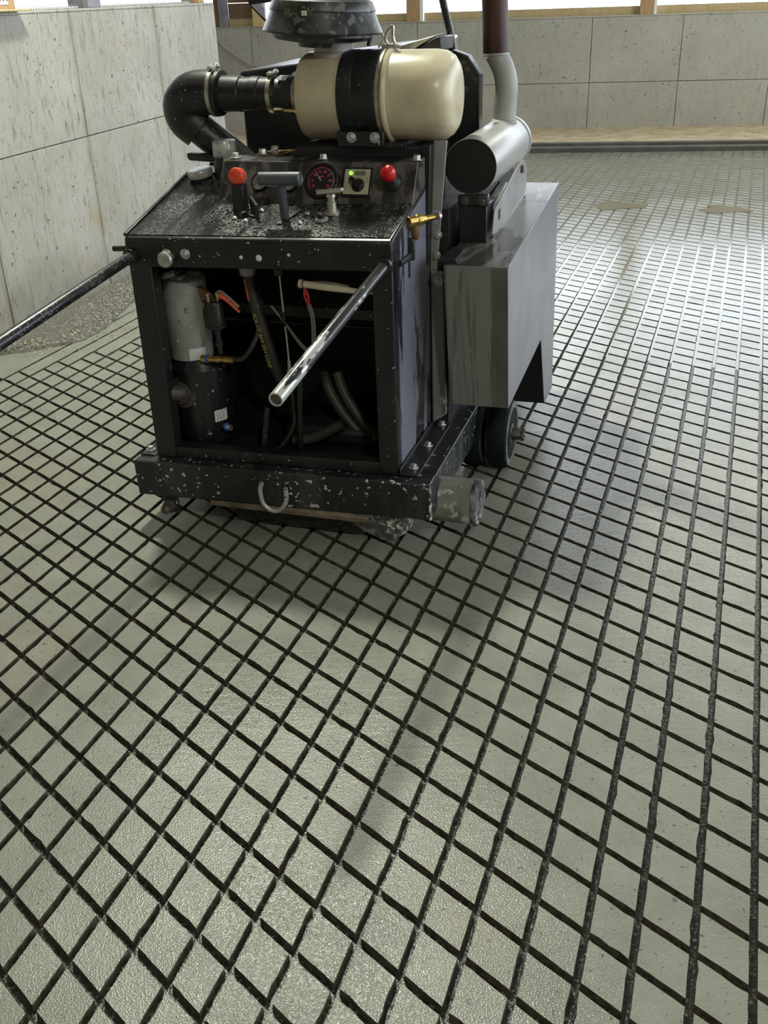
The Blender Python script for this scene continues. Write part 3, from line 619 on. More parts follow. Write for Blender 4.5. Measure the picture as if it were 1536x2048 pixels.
b.lathe((-.224, .157, z0-.004), (0, -.05, 1), [(0, .025), (.004, .025), (.006, .021), (.009, .021), (.010, .0145), (.034, .0145), (.036, .011), (.046, .011), (.048, .014), (.056, .013), (.058, 0)], 28); fc = b.obj('water_valve', STEELB, MC)
p = Vector((-.224, .150, z0+.058)); wd = Vector((.93, -.25, .12)).normalized(); up_ = Vector((0, 0, 1)); wq = wd.cross(up_).normalized()
b = B(); b.prism([p-wd*.045-wq*.009-up_*.007, p-wd*.008-wq*.006-up_*.006, p+wd*.008-wq*.006-up_*.006, p+wd*.045-wq*.009-up_*.004, p+wd*.045+wq*.009-up_*.004, p+wd*.008+wq*.006-up_*.006, p-wd*.008+wq*.006-up_*.006, p-wd*.045+wq*.009-up_*.007], (0, 0, .014)); b.obj('wing_handle', ZINC, fc, bevel=0.004)
z0 = hz(-.238, .106)
b = B(); b.lathe((-.238, .106, z0), (0, -.24, 1), [(0, .0195), (.004, .0195), (.007, .016), (.009, .0125)], 26); pb = b.obj('push_button', STEELB, hood)
B().lathe((-.238, .104, z0+.008), (0, -.24, 1), [(0, .012), (.010, .0115), (.013, .009), (.014, 0)], 20).obj('button_cap', BLACK_C, pb)
# ---- filler caps, left shelf
b = B(); b.cyl((-.675, .42, 1.0), (-.672, .42, 1.105), .036, seg=24); fn_ = b.obj('filler_neck', BLACK_C, MC)
b = B(); n = 48; prof = [(0, .036), (.004, .0385), (.044, .0375), (.049, .035), (.0505, .030), (.0505, 0)]; b.lathe((-.672, .42, 1.103), (.01, 0, 1), prof, n)
for k, v in enumerate(b.bm.verts):
    d = Vector((v.co.x+.672, v.co.y-.42, 0))
    if d.length > .033 and v.co.z < 1.145:
        a = math.atan2(d.y, d.x)
        if math.cos(a*14) > .45: v.co -= d*.07
b.obj('filler_cap', CHROME, fn_)
b = B(); b.cyl((-.745, .40, 1.0), (-.748, .40, 1.045), .030, seg=24); f2 = b.obj('filler_neck', BLACK_C, MC)
b = B(); b.lathe((-.750, .395, 1.042), (-.12, -.12, 1), [(0, .034), (.003, .042), (.022, .042), (.027, .038), (.028, 0)], 10); b.obj('filler_cap', CHROME, f2, bevel=0.003)
b = B(); b.hexa([(-.806, .42, 1.088), (-.66, .42, 1.082), (-.64, .455, 1.082), (-.80, .455, 1.088), (-.812, .42, 1.112), (-.66, .42, 1.104), (-.64, .455, 1.104), (-.806, .455, 1.112)]); b.obj('cap_lever', BLACK, MC, bevel=0.008)
b = B(); b.prism([(-.575, .385, 1.108), (-.475, .385, 1.112), (-.455, .48, 1.114), (-.545, .48, 1.110)], (0, 0, .005)); zp = b.obj('zinc_plate', BRASS, MC, bevel=0.001)
bolt(zp, (-.535, .405, 1.114), (0, 0, 1), .0125, .015); bolt(zp, (-.512, .450, 1.115), (0, 0, 1), .0125, .015)
B().box((-.665, .385, 1.085), (-.56, .42, 1.104)).obj('console_tab', STEELB, MC, bevel=0.003)
# shelf under the air cleaner
b = B(); b.prism([(-.52, .365, 1.02), (.0, .365, 1.02), (.0, .365, 1.145), (-.40, .365, 1.145)], (0, .30, 0)); b.obj('shelf', BLACK_C, MC, bevel=0.004)
b = B(); b.box((-.255, .345, 1.142), (-.065, .55, 1.156)); b.obj('cleaner_foot', BLACK, MC, bevel=0.002)
# ---- air cleaner
AX, AY, AZ = -.398, .45, 1.2765
ac = B().lathe((AX, AY, AZ), (1, 0, 0), [(0, 0), (0, .085), (.003, .105), (.010, .117), (.022, .1225), (.14, .1235), (.285, .1235)], 56).obj('air_cleaner', TAN, MC)
B().lathe((-.114, AY, AZ), (1, 0, 0), [(0, .1235), (.0, .1245), (.130, .1245), (.157, .120), (.177, .109), (.189, .092), (.194, .07), (.196, .04), (.196, 0)], 56).obj('canister', TAN, ac)
B().lathe((-.126, AY, AZ), (1, 0, 0), [(0, .124), (.004, .1305), (.010, .1325), (.016, .1305), (.019, .124)], 56).obj('clamp_ring', TAN, ac)
B().lathe((-.140, AY, AZ), (1, 0, 0), [(0, .124), (.003, .1295), (.011, .1295), (.014, .124)], 56).obj('clamp_ring', STEELB, ac)
b = B(); b.lathe((-.258, AY, AZ), (1, 0, 0), [(0, .1235), (.002, .1275), (.042, .1275), (.046, .1262), (.050, .1275), (.113, .1275), (.117, .1235)], 56)
bd = b.obj('mount_band', RUBBER, ac)
b = B(); b.box((-.262, .335, 1.146), (-.118, .36, 1.190)); b.obj('band_foot', BLACK, bd, bevel=0.003)
for x in (-.217, -.145): bolt(bd, (x, .335, 1.173), (0, -1, 0), .0105, .011)
b = B(); b.tube([(-0.124, AY, 1.408), (-0.136, AY-.01, 1.428), (-0.126, AY-.012, 1.452), (-0.112, AY-.012, 1.462), (-0.112, AY-.012, 1.432), (-0.104, AY-.008, 1.412), (-0.092, AY-.004, 1.408)], .0045, 8, 5)
b.box((-0.146, AY-.018, 1.402), (-0.104, AY+.012, 1.416)); b.obj('clamp_clip', STEELB, ac, bevel=0.001)
B().tube([(-0.202, AY+.03, 1.41), (-0.196, AY+.04, 1.44), (-0.214, AY+.06, 1.462)], .006, 10).obj('service_port', RUBBER, ac)
B().tube([(-0.176, AY+.05, 1.405), (-0.159, AY+.05, 1.43), (-0.182, AY+.06, 1.458)], .004, 8).obj('clip_wire', CREAM, ac)
# neck and pre-cleaner bowl
nk = B().lathe((-.300, AY, 1.385), (0, 0, 1), [(0, .062), (.012, .062), (.014, .058), (.05, .058)], 40).obj('intake_neck', PIPEG, ac)
PC = (-.333, AY, 1.412); TX = (.055, 0, 1)
pc = B().lathe(PC, TX, [(0, .056), (0, .072), (.012, 0.0750), (.014, 0.1000), (.020, 0.1392), (.030, 0.1517), (.036, 0.1517), (.038, 0.1733), (.043, 0.1762), (.066, 0.1651), (.095, 0.1536), (.097, 0.1565), (.100, 0.1565), (.122, 0.1459), (.124, 0.1402), (.128, 0.1315), (.140, 0.1152), (.150, 0.0600), (.150, 0)], 64).obj('pre_cleaner', PRECL, ac)
B().lathe(PC, TX, [(.1235, 0.1397), (.130, 0.1334), (.1415, 0.1162), (.1515, 0.0600), (.152, 0), (.14, 0), (.128, 0.1248)], 64).obj('lid', PRETOP, pc)
b = B(); p = Vector(PC)+Vector((.01, -.164, .092)); b.box(p-Vector((.007, .004, .006)), p+Vector((.007, .003, .006))); b.obj('lid_clip', CREAM, pc, bevel=0.001)
# intake hose, elbow, clamps, sticker
hs = B()
hs.lathe((-.405, AY, 1.281), (-1, 0, .015), [(0, .050), (.02, .053), (.055, .0535), (.058, .048), (.085, .048), (.09, .051), (.105, .051), (.108, .0485), (.135, .0485), (.138, .051), (.165, .051), (.168, .0485), (.20, .0485), (.203, .052), (.235, .053), (.295, .053)], 40)
hose = hs.obj('intake_hose', RUBBER, MC)
el = B().tube([(-.675, AY, 1.286), (-.725, AY, 1.289), (-.775, AY, 1.284), (-.812, AY+.005, 1.255), (-.812, AY+.015, 1.213), (-.780, AY+.03, 1.18)], .0665, 36, 6).obj('hose_elbow', RUBBER, hose)
B().tube([(-.805, AY+.02, 1.205), (-.765, AY+.035, 1.165), (-.70, AY+.05, 1.11), (-.60, AY+.07, 1.02)], .050, 28, 4).obj('lower_hose', RUBBER, hose)
def clamp(x, z, r, w, dx=0):
    c_ = B().lathe((x, AY, z), (-1, 0, .02), [(0, r), (0, r+.003), (w, r+.003), (w, r)], 40).obj('hose_clamp', STEELB, hose)
    b = B(); b.lathe((x-.006+dx, AY-.028, z+r+.008), (.2, 1, 0), [(0, .0055), (.03, .0055), (.031, .009), (.043, .009)], 8); b.box((x-.014+dx, AY-.03, z+r+.001), (x+.004+dx, AY, z+r+.009)); b.obj('clamp_screw', ZINC, c_, bevel=0.0008)
clamp(-.690, 1.288, .0672, .012); clamp(-.495, 1.2825, .0535, .013); clamp(-.412, 1.280, .0532, .012)
b = B()
for k in range(7):
    a0, a1 = R(52+k*7), R(59+k*7); q = lambda a, x: (x, AY-math.cos(a)*.0545, 1.281+math.sin(a)*.0545)
    b.poly([q(a0, -.475), q(a0, -.445), q(a1, -.445), q(a1, -.475)])
st = b.obj('hose_sticker', STICK, hose)
b = B()
for k in range(3):
    a0, a1 = R(54+k*8), R(59+k*8); q = lambda a, x: (x, AY-math.cos(a)*.0549, 1.281+math.sin(a)*.0549)
    b.poly([q(a0, -.474), q(a0, -.467), q(a1, -.467), q(a1, -.474)])
b.obj('sticker_print', BLUEP, st)
# ---- engine cover behind, cowl, mast
b = B(); b.hexa([(-.70, .645, .25), (-.02, .645, .25), (-.16, 1.45, .25), (-.70, 1.45, .25), (-.70, .645, 1.335), (-.02, .645, 1.403), (-.16, 1.45, 1.40), (-.70, 1.45, 1.345)]); ec = b.obj('engine_cover', BLACK_C, MC, bevel=0.008)
b = B(); b.prism([(-.108, .635, 1.385), (-.02, .635, 1.385), (-.02, .635, 1.424), (-.035, .635, 1.424)], (0, .16, 0)); hb = b.obj('hinge_bracket', BLACK_C, ec, bevel=0.003)
b = B(); b.hexa([(-.20, .64, 1.386), (-.11, .64, 1.388), (-.11, .80, 1.395), (-.20, .80, 1.39), (-.19, .64, 1.393), (-.038, .64, 1.428), (-.038, .80, 1.432), (-.19, .80, 1.397)]); b.obj('latch_grille', STEELB, ec, bevel=0.003)
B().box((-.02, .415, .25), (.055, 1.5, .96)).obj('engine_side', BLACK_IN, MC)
b = B(); b.prism([(-.10, .80, 1.05), (.012, .80, 1.05), (.062, .80, 1.15), (.063, .80, 1.305), (.026, .80, 1.357), (-.022, .80, 1.374), (-.10, .80, 1.38)], (0, .03, 0)); cw = b.obj('engine_cowl', BLACK_C, MC, bevel=0.002)
b = B(); b.prism([(.060, .792, 1.12), (.067, .792, 1.15), (.067, .792, 1.307), (.028, .792, 1.362), (-.022, .792, 1.380), (-.022, .792, 1.372), (.024, .792, 1.352), (.060, .792, 1.302)], (0, .05, 0)); b.obj('cowl_rim', BLACK_C, cw, bevel=0.001)
for x, z0_, z1_ in ((.022, 1.15, 1.235), (.036, 1.15, 1.248), (.050, 1.15, 1.258)):
    B().box((x-.0045, .7985, z0_), (x+.0045, .8005, z1_)).obj('vent_slot_dark', BLACK_IN, cw)  # thin dark strips on the cowl imitate the shade inside open slots
for x, z_ in ((.012, 1.342), (.024, 1.322), (.052, 1.292), (.018, 1.262)): bolt(cw, (x, .80, z_), (0, -1, 0), .0075, .008, mat=HUB)
b = B(); b.tube([(-.060, 1.0, 1.30), (-.075, 1.0, 1.40), (-.106, 1.0, 1.52), (-.125, 1.0, 1.60)], .0125, 16, 3); ms = b.obj('mast', TUBE_B, MC)
b = B(); b.hexa([(-.80, .985, 1.524), (-.10, .985, 1.588), (-.10, 1.015, 1.588), (-.80, 1.015, 1.524), (-.80, .985, 1.546), (-.10, .985, 1.610), (-.10, 1.015, 1.610), (-.80, 1.015, 1.546)]); b.obj('mast_arm', BLACK, ms, bevel=0.003)
b = B(); b.prism([(-.792, .99, 1.524), (-.758, .99, 1.526), (-.742, .99, 1.512), (-.742, .99, 1.478)], (0, .004, 0)); b.obj('pale_plate', PALE, ms)
b = B(); b.prism([(-.806, .992, 1.530), (-.792, .992, 1.524), (-.742, .992, 1.478), (-.744, .992, 1.470)], (0, .006, 0)); b.obj('plate_edge', BLACK_C, ms)
# ---- muffler and exhaust
ma, mb = Vector((.116, .45, 1.078)), Vector((.124, .99, 1.082)); md = (mb-ma)
mf = B().lathe(ma, md, [(0, .0795), (.004, .081), (md.length-.01, .081), (md.length, .078)], 56).obj('muffler', MUFF, MC)
B().lathe(ma, -md, [(-.002, .079), (.0012, .0785), (.0012, 0)], 56).obj('end_cap', CAPB, mf)
B().lathe(mb-md.normalized()*.02, md, [(0, .0815), (0, .084), (.022, .084), (.024, .0)], 56).obj('end_ring', MUFF, mf)
ep = B().tube([(.127, .90, 1.11), (.130, .90, 1.20), (.134, .90, 1.265), (.122, .90, 1.315), (.096, .90, 1.362)], lambda f: .0385-.003*f, 32, 5).obj('exhaust_elbow', PIPEG, mf)
B().lathe((.0965, .90, 1.358), (-.04, 0, 1), [(0, .041), (.003, .0415), (.70, .0415), (.70, .036)], 36).obj('exhaust_stack', RUST, mf)
B().lathe((.0965, .90, 1.358), (-.04, 0, 1), [(-.004, .038), (-.001, .0425), (.003, .0425), (.006, .041)], 36).obj('weld_bead', PIPEG, mf)
B().lathe((.128, .90, 1.150), (.05, 0, 1), [(0, .043), (.004, .044), (.010, .041), (.012, .038)], 36).obj('weld_bead', PIPEG, mf)
# muffler stand
b = B(); b.box((.078, .445, .962), (.172, .475, .998)); sb = b.obj('saddle', BLACK_C, MC, bevel=0.006)
for x in (.100, .153): bolt(sb, (x, .445, .979), (0, -1, 0), .0105, .010, mat=HUB)
b = B(); b.box((.080, .455, .84), (.166, .56, .965)); b.obj('saddle_stand', BLACK_C, sb, bevel=0.003)
b = B(); b.prism([(.178, .47, .875), (.178, .55, .868), (.178, 1.05, .905), (.178, 1.06, .985), (.178, .98, 1.03), (.178, .88, 1.02), (.178, .50, .945)], (.006, 0, 0)); br = b.obj('angle_bracket', FLANGE, MC, bevel=0.002)
b = B(); b.box((.1842, .55, .905), (.1855, .575, .935)); b.obj('bracket_hole', BLACK_IN, br, bevel=0.0)
b = B(); b.box((.1842, .93, .985), (.192, .955, 1.01)); b.obj('bracket_bolt', HUB, br, bevel=0.002)
# ---- side tank / belt guard box
YT0, YT1 = .232, 1.205
def boxz(y): return .833+(y-.21)*.078
right = [(YT0, boxz(YT0)), (YT1, boxz(YT1)), (1.29, .085), (1.095, .09), (.935, .402), (.300, .376)]
b = B(); b.prism([(.277, y, z) for y, z in right], (-.004, 0, 0)); tk = b.obj('side_tank', BOXS, MC, bevel=0.001)
b = B(); b.hexa([(.088, .300, .376), (.277, .300, .376), (.277, .304, .376), (.088, .304, .376), (.086, YT0, boxz(YT0)), (.277, YT0, boxz(YT0)), (.277, YT0+.004, boxz(YT0)), (.086, YT0+.004, boxz(YT0))]); b.obj('tank_front', BOXM, tk, bevel=0.0015)
b = B(); b.hexa([(.086, YT0+.002, boxz(YT0)-.006), (.276, YT0+.002, boxz(YT0)-.006), (.276, YT1, boxz(YT1)-.006), (.060, YT1, boxz(YT1)-.006), (.086, YT0+.002, boxz(YT0)), (.276, YT0+.002, boxz(YT0)), (.276, YT1, boxz(YT1)), (.060, YT1, boxz(YT1))]); b.obj('tank_top', BOXT, tk, bevel=0.002)
B().hexa([(.086, .304, .378), (.089, .304, .378), (.089, 1.2, .41), (.086, 1.2, .41), (.086, YT0+.004, boxz(YT0)-.006), (.089, YT0+.004, boxz(YT0)-.006), (.089, 1.2, .90), (.086, 1.2, .90)]).obj('tank_inner', BLACK_C, tk)
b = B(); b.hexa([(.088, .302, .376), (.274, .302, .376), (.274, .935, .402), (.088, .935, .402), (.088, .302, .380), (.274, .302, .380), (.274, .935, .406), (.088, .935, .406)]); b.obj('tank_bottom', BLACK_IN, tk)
b = B(); b.hexa([(.075, 1.10, .088), (.274, 1.10, .088), (.274, 1.108, .088), (.075, 1.108, .088), (.075, .940, .41), (.274, .940, .41), (.274, .95, .41), (.075, .95, .41)]); b.obj('guard_rear', BLACK_C, tk)
b = B(); b.hexa([(.055, YT1-.004, .10), (.276, YT1+.08, .10), (.276, YT1+.084, .10), (.055, YT1, .10), (.055, YT1-.004, boxz(YT1)), (.276, YT1-.004, boxz(YT1)), (.276, YT1, boxz(YT1)), (.055, YT1, boxz(YT1))]); b.obj('tank_back', BLACK_C, tk)
b = B(); b.tube([(.276, YT0+.003, boxz(YT0)-.001), (.276, .7, boxz(.7)-.001), (.276, YT1, boxz(YT1)-.001)], .0035, 8, 1); b.obj('weld_seam', BOXS, tk)
# torn rubber flap at the tank corner
b = B(); b.prism([(.072, .236, .838), (.125, .240, .842), (.135, .275, .858), (.105, .31, .866), (.075, .28, .85)], (0, 0, .010))
for v in b.bm.verts: v.co += Vector((random.uniform(-1, 1), random.uniform(-1, 1), random.uniform(-1, 1)))*.006
b.obj('rubber_flap', RUBBER, tk, bevel=0.003)
# ---- handlebars
b = B(); b.lathe((-.021, .03, .890), (0, -.996, -.115), [(0, .0165), (.83, .0165), (.8315, .0155), (.8315, .0125), (.80, .0122), (.80, 0)], 28); hbR = b.obj('handlebar', TUBE_W, MC)
B().lathe((-.021, -.788, .7955), (0, -.996, -.115), [(0, 0), (0, .0122), (.004, .0118), (.005, .004), (.003, 0)], 14).obj('packed_dirt', HUB, hbR)
b = B(); b.lathe((-.80, .03, .886), (0, -.996, -.092), [(0, .0165), (1.02, .0165), (1.022, .0155), (1.022, .012), (.99, .012), (.99, 0)], 28); b.obj('handlebar', TUBE_B, MC)
B().cyl((-.835, .05, .892), (-.892, .05, .889), .0085, seg=14).obj('side_pin', BLACK, MC)
for x, z in ((-.021, .888), (-.80, .884)): B().lathe((x, -.006, z), (0, -1, -.1), [(0, .024), (.012, .023), (.014, .017)], 24).obj('bar_socket', BLACK_C, MC)
# ---- inside the cabinet
md_ = Vector((.012, 0, -1))
b = B(); b.lathe((-.727, .15, .785), md_, [(-.004, .055), (0, .066), (.004, .069), (.05, .069), (.051, .070), (.205, .070), (.2055, .0685), (.25, .0685), (.252, .06)], 40); mo = b.obj('pump_motor', ALU, MC)
for k in range(3):
    a = R(35+k*120); b = B(); b.box((-.727+.035*math.cos(a)-.02, .15+.035*math.sin(a)-.02, .780), (-.727+.035*math.cos(a)+.02, .15+.035*math.sin(a)+.02, .800)); b.obj('motor_lug', ALU, mo, bevel=0.006)
B().tube([(-.79, .13, .79), (-.76, .10, .80), (-.73, .11, .805)], .012, 8).obj('terminal_cover', ALU, mo)
for x, z in ((-.716, .662), (-.690, .70), (-.735, .60)): B().lathe((x, .0815, z), (0, -1, 0), [(0, .008), (.002, .007), (.0035, .003), (.001, 0)], 12).obj('motor_screw', ZINC, mo)
b = B()
for k in range(5):
    a0, a1 = R(-70+k*9), R(-61+k*9); q = lambda a, z: (-.724+math.cos(a)*.0712, .15+math.sin(a)*.0712, z)
    b.poly([q(a0, .537), q(a1, .537), q(a1, .575), q(a0, .575)])
b.obj('motor_sticker', STICK, mo)
b = B(); b.lathe((-.703, .16, .535), (0, 0, -1), [(0, .075), (.012, .082), (.03, .094), (.25, .092), (.285, .08), (.29, 0)], 44); rs_ = b.obj('oil_reservoir', BLACK, MC)
B().tube([(-.735, .075, .43), (-.745, .05, .437), (-.775, .038, .440), (-.79, .036, .415)], .027, 18, 5).obj('suction_elbow', HUB, rs_)
B().lathe((-.735, .085, .43), (-.1, -1, .1), [(0, .05), (.012, .05), (.016, .036), (.03, .034)], 24).obj('elbow_flange', HUB, rs_)
b = B()
for k in range(4):
    a0, a1 = R(-48+k*7), R(-41+k*7); q = lambda a, z: (-.703+math.cos(a)*.0945, .16+math.sin(a)*.0945, z)
    b.poly([q(a0, .330), q(a1, .334), q(a1, .372), q(a0, .368)])
ks = b.obj('data_sticker', STICK, rs_)
b = B()
for z in (.340, .346, .352, .360):
    for k in range(3):
        a0, a1 = R(-45+k*6), R(-40+k*6); q = lambda a, zz: (-.703+math.cos(a)*.0950, .16+math.sin(a)*.0950, zz)
        b.poly([q(a0, z), q(a1, z), q(a1, z+.002), q(a0, z+.002)])
b.obj('sticker_print', STLINE, ks)
b = B(); b.lathe((-.628, .11, .312), (1, -.3, 0), [(0, .012), (.018, .012)], 16); ff = b.obj('drain_fitting', BLACK_C, rs_)
B().lathe((-.611, .105, .312), (1, -.3, 0), [(0, .014), (.005, .014)], 18).obj('blue_ring', BLUE, ff); B().lathe((-.606, .103, .312), (1, -.3, 0), [(0, .011), (.016, .010)], 6).obj('fitting_nut', ZINC, ff)
# solenoid, bracket, fittings
b = B(); b.prism([(-.665, .12, .768), (-.60, .10, .735), (-.60, .10, .715), (-.655, .12, .725)], (0, .02, .0)); b.obj('solenoid_bracket', BROWNM, MC, bevel=0.001)
b = B(); b.lathe((-.605, .10, .728), (.04, 0, -1), [(0, .027), (.004, .029), (.07, .029), (.074, .033), (.080, .033), (.082, .012), (.10, .012), (.101, .009), (.125, .009), (.126, .013), (.14, .013), (.141, .008), (.165, .008)], 28); so = b.obj('solenoid', RUBBER, MC)
for dx, dy in ((-.012, -.008), (.014, .004)): B().lathe((-.605+dx, .10+dy, .727), (0, 0, 1), [(0, .005), (.02, .005), (.021, .0075), (.028, .0075)], 8).obj('terminal', ZINC, so)
B().tube([(-.590, .10, .755), (-.575, .095, .762), (-.555, .095, .750), (-.52, .10, .715)], .0045, 8).obj('cable_link', STEELB, so)
B().tube([(-.575, .085, .752), (-.555, .085, .742), (-.515, .09, .702)], lambda f: .010-.006*f, 12, 4).obj('orange_grip', ORANGE, so)
b = B(); b.lathe((-.66, .09, .545), (1, 0, .03), [(0, .014), (.018, .014), (.019, .010), (.05, .010), (.051, .012), (.062, .012), (.063, .009), (.075, .009), (.076, .011), (.11, .011)], 14); bf = b.obj('brass_fitting', BRASS, MC)
B().lathe((-.645, .09, .5455), (1, 0, .03), [(0, .0145), (.005, .0145)], 18).obj('blue_ring', BLUE, bf)
B().tube([(-.55, .09, .548), (-.52, .10, .555), (-.49, .12, .60), (-.475, .15, .66), (-.49, .2, .75)], .008, 10).obj('thin_hose', HOSE, MC)
# main hose with print
hp = [(-.500, .14, .86), (-.498, .14, .79), (-.480, .14, .69), (-.455, .145, .58), (-.43, .16, .47), (-.40, .20, .36), (-.40, .25, .28)]
mh = B().tube(hp, .0185, 18, 6).obj('hydraulic_hose', HOSE, MC)
B().lathe((-.500, .14, .835), (0, 0, -1), [(0, .025), (.012, .026), (.03, .0235), (.032, .02)], 24).obj('hose_ferrule', PIPEG, mh)
hd = Vector((-.43+.480, .0, .47-.69)).normalized()
text('4CA 1/2" BAR 2SN CONF', .016, (-.4635, .1205, .605), hd, Vector((-hd.z, 0, hd.x))*-1 if hd.z > 0 else Vector((-hd.z, 0, hd.x)), HTXT, mh, 'hose_print')
B().hexa([(-.499, .1205, .73), (-.494, .1205, .73), (-.494, .1225, .73), (-.499, .1225, .73), (-.506, .1205, .795), (-.500, .1205, .795), (-.500, .1225, .795), (-.506, .1225, .795)]).obj('hose_stripe', HTXR, mh)
# throttle cable
B().tube([(-.388, .12, .86), (-.387, .12, .80), (-.386, .125, .70), (-.384, .13, .60), (-.383, .13, .53)], .0032, 8, 3).obj('throttle_cable', STEELB, MC)
B().cyl((-.386, .125, .70), (-.385, .127, .655), .0042, seg=8).obj('cable_sleeve', BLACK_C, MC)
b = B(); b.cyl((-.387, .12, .835), (-.387, .12, .815), .018, seg=16); b.box((-.415, .11, .832), (-.36, .14, .84)); b.obj('cable_mount', BLACK, MC)
B().lathe((-.383, .13, .545), (0, 0, -1), [(0, .0055), (.03, .0055), (.031, .009), (.06, .009)], 12).obj('cable_end', PIPEG, MC)
B().tube([(-.383, .13, .49), (-.375, .12, .40), (-.372, .10, .34), (-.41, .07, .275), (-.46, .06, .262)], .0062, 10).obj('black_cable', HOSE, MC)
for p0_, p1_ in (((-.345, .12, .50), (-.355, .10, .262)), ((-.452, .09, .40), (-.468, .07, .262))): B().cyl(p0_, p1_, .009, seg=10).obj('guide_rod', BLACK, MC)
# cream lever switch with red leads
b = B(); b.tube([(-.284, .055, .808), (-.23, .055, .803), (-.17, .05, .800), (-.118, .045, .797)], lambda f: .0105 if f < .55 else .0105-.006*(f-.55), 14, 4); cr_ = b.obj('cream_switch', CREAM, MC)
B().cyl((-.290, .055, .809), (-.299, .055, .810), .0135, seg=16).obj('switch_cap', CREAM, cr_)
B().cyl((-.120, .045, .797), (-.06, .045, .795), .0055, seg=10).obj('switch_rod', STEELB, cr_)
B().tube([(-.278, .062, .812), (-.22, .062, .815), (-.15, .06, .806)], .0035, 8).obj('wire', WIRE_G, cr_)
for dx in (-.004, .004): B().tube([(-.285, .06, .80), (-.284+dx, .062, .78), (-.283+dx*1.4, .066, .765), (-.280, .07, .74)], .0036, 8).obj('red_lead', WIRE_R, cr_)
for dx in (-.003, .004): B().tube([(-.281+dx, .07, .745), (-.275+dx, .08, .70), (-.285+dx, .10, .62), (-.30, .11, .585+dx), (-.34, .13, .60+dx), (-.40, .16, .655), (-.45, .18, .70)], .0036, 8).obj('wire', WIRE_G, MC)
# cross rail and lower hoses
b = B(); b.box((-.80, .30, .632), (-.06, .306, .668)); b.box((-.80, .285, .612), (-.06, .306, .618)); b.obj('cross_rail', BLACK, MC, bevel=0.002)
for dx in (0, .048): B().tube([(-.318+dx*.9, .26, .470), (-.306+dx, .25, .425), (-.28+dx, .24, .38), (-.235+dx, .23, .32), (-.17+dx*.8, .22, .262)], .0165, 14).obj('lower_hose', HOSE_D, MC)
b = B(); b.box((-.45, .2, .236), (-.14, .42, .30)); b.obj('drive_housing', BLACK_IN, MC, bevel=0.02)
B().tube([(-.40, .16, .262), (-.33, .17, .275), (-.24, .19, .32)], .018, 12).obj('lower_hose', HOSE_D, MC)

# ================================================================== LOOSE THINGS
# grit heaped along the left wall
def inpoly(x, y, P):
    c_ = False; n = len(P); j = n-1
    for i in range(n):
        if (P[i][1] > y) != (P[j][1] > y) and x < (P[j][0]-P[i][0])*(y-P[i][1])/(P[j][1]-P[i][1])+P[i][0]: c_ = not c_
        j = i
    return c_
ridge = [(-1.95, 4.80), (-1.74, 4.87), (-1.63, 4.94), (-1.52, 5.02), (-1.45, 5.22), (-1.43, 5.5), (-1.41, 5.8), (-1.34, 6.1), (-1.22, 6.6), (-1.14, 7.1), (-1.16, 7.6)]
b = B(); rows = []
for k, (x, y) in enumerate(ridge):
    e = Vector((x, y, 0)); s_ = (e-LA).dot(LD); foot = lw(s_, 0.002, 0); row = []
    for m in range(7):
        f = m/6; p = foot.lerp(e, f); hgt = .030*(1-f)**0.8*(1 if 1 < k < 9 else .3)+random.uniform(0, .004)*(1-f)
        row.append(b.bm.verts.new((p.x, p.y, .0012+hgt)))
    rows.append(row)
for r0_, r1_ in zip(rows, rows[1:]):
    for m in range(6): b.bm.faces.new((r0_[m], r0_[m+1], r1_[m+1], r1_[m]))
GRIT = plain('grey_grit', (0.115, 0.11, 0.088), 0.8, vary=0.6, scale=110, bump=1.0, bscale=130)
gm = b.obj('grit_heap', GRIT); gm['kind'] = 'stuff'
tag(gm, 'heap of loose grey concrete grit along the foot of the left wall', 'grit')
GRITL = plain('pale_grit', (0.34, 0.33, 0.28), 0.8, vary=0.55, scale=60)
b = B(); pl_ = [(p.x, p.y) for p in [lw((Vector((x, y, 0))-LA).dot(LD), 0.005, 0) for x, y in ridge]] + ridge[::-1]
cnt = 0
while cnt < 9000:
    x = random.uniform(-2.0, -1.1); y = random.uniform(4.75, 7.5)
    if not inpoly(x, y, pl_) and random.random() > .05: continue
    d = (Vector((x, y, 0))-LA).dot(LN)
    if d < .004 or d > .62: continue
    wdt = .40; z = .0012+max(0, .026*(1-d/wdt)); s_ = random.uniform(.0018, .0055)
    o_ = Vector((x, y, z+s_*.3)); vs = [b.bm.verts.new(o_+Vector((random.uniform(-1, 1), random.uniform(-1, 1), random.uniform(-.6, 1)))*s_*1.5) for _ in range(4)]
    for f in ((0, 1, 2), (0, 2, 3), (0, 3, 1), (1, 3, 2)): b.bm.faces.new([vs[i] for i in f])
    cnt += 1
b.obj('grit_grains', GRITL, gm, smooth=False, kind='stuff')
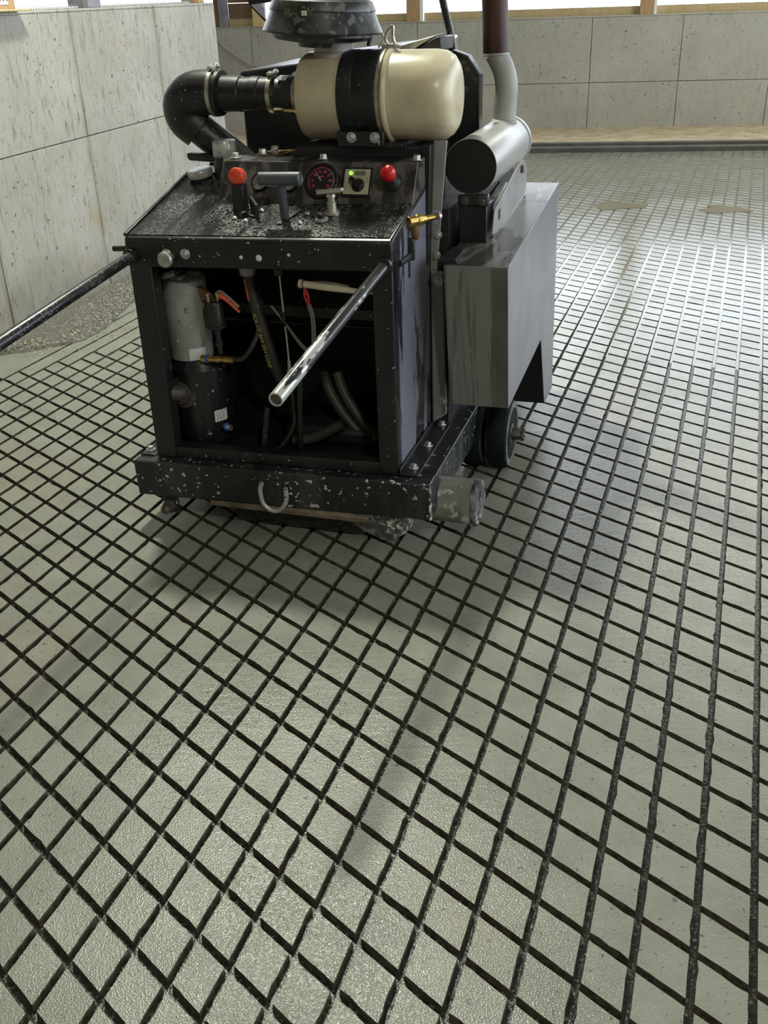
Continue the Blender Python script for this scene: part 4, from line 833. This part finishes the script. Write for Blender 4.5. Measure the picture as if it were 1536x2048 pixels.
# slurry puddles on the far floor
SLUR = plain('brown_slurry', (0.19, 0.165, 0.105), 0.10, vary=0.15, scale=9)
def puddle(cx, cy, rx, ry, rot, label):
    b = B(); vs = []; n = 26
    for k in range(n):
        a = 2*math.pi*k/n; f = 1+.22*math.sin(3*a+cx)+.12*math.sin(5*a+cy*3)+random.uniform(-.06, .06)
        x, y = rx*f*math.cos(a), ry*f*math.sin(a); vs.append((cx+x*math.cos(rot)-y*math.sin(rot), cy+x*math.sin(rot)+y*math.cos(rot), .0007))
    b.prism(vs, (0, 0, .0012)); o = b.obj('slurry_puddle', SLUR, smooth=False)
    tag(o, label, 'puddle', 'slurry puddles on the far floor')
puddle(2.67, 7.77, .17, .15, -.15, 'small brown slurry puddle nearest the right edge of the photo')
puddle(1.93, 8.05, .20, .15, -.15, 'brown slurry puddle in front of the timber post, left of the other puddle')
# cable hanging down from the left wall end
b = B(); b.tube([bk(-5.02, 1.32, 1.75), bk(-4.96, 1.33, 1.40), bk(-4.90, 1.34, 1.16), bk(-4.72, 1.33, .98), bk(-4.52, 1.32, .86), bk(-4.33, 1.31, .80)], .011, 10)
tag(b.obj('hanging_cable', plain('grey_cable', (0.30, 0.27, 0.25), 0.5)), 'pinkish grey cable hanging in a curve before the back wall', 'cable')
# notice board standing on the left wall
b = B(); b.hexa([lw(-0.310, -.045, 1.524), lw(0.085, -.045, 1.532), lw(0.085, -.02, 1.532), lw(-0.310, -.02, 1.524), lw(-0.310, -.045, 1.85), lw(0.085, -.045, 1.85), lw(0.085, -.02, 1.85), lw(-0.310, -.02, 1.85)])
nb = tag(b.obj('notice_board', TIMBER, bevel=0.003), 'brown wooden board with white paper notice standing on the left wall', 'notice')
fbox(lw, (-.29, -.0195, 1.553), (.025, -.018, 1.83)).obj('paper_notice', STICK, nb, smooth=False)
b = B()
for s0 in (-.12, -.09, -.05, -.02, .01): b.hexa([lw(s0, -.0178, 1.568), lw(s0+.014, -.0178, 1.568), lw(s0+.014, -.0174, 1.568), lw(s0, -.0174, 1.568), lw(s0, -.0178, 1.576), lw(s0+.014, -.0178, 1.576), lw(s0+.014, -.0174, 1.576), lw(s0, -.0174, 1.576)])
b.obj('faded_print', STLINE, nb, smooth=False)
b = B(); b.hexa([lw(-0.440, -.02, 1.522), lw(0.050, -.015, 1.522), lw(0.110, .045, 1.5225), lw(-0.440, .06, 1.522), lw(-0.440, -.02, 1.536), lw(0.050, -.015, 1.532), lw(0.110, .045, 1.530), lw(-0.440, .06, 1.536)])
tag(b.obj('loose_plank', TIMBER_Y, bevel=0.003), 'short loose wooden plank lying on top of the left wall', 'plank')
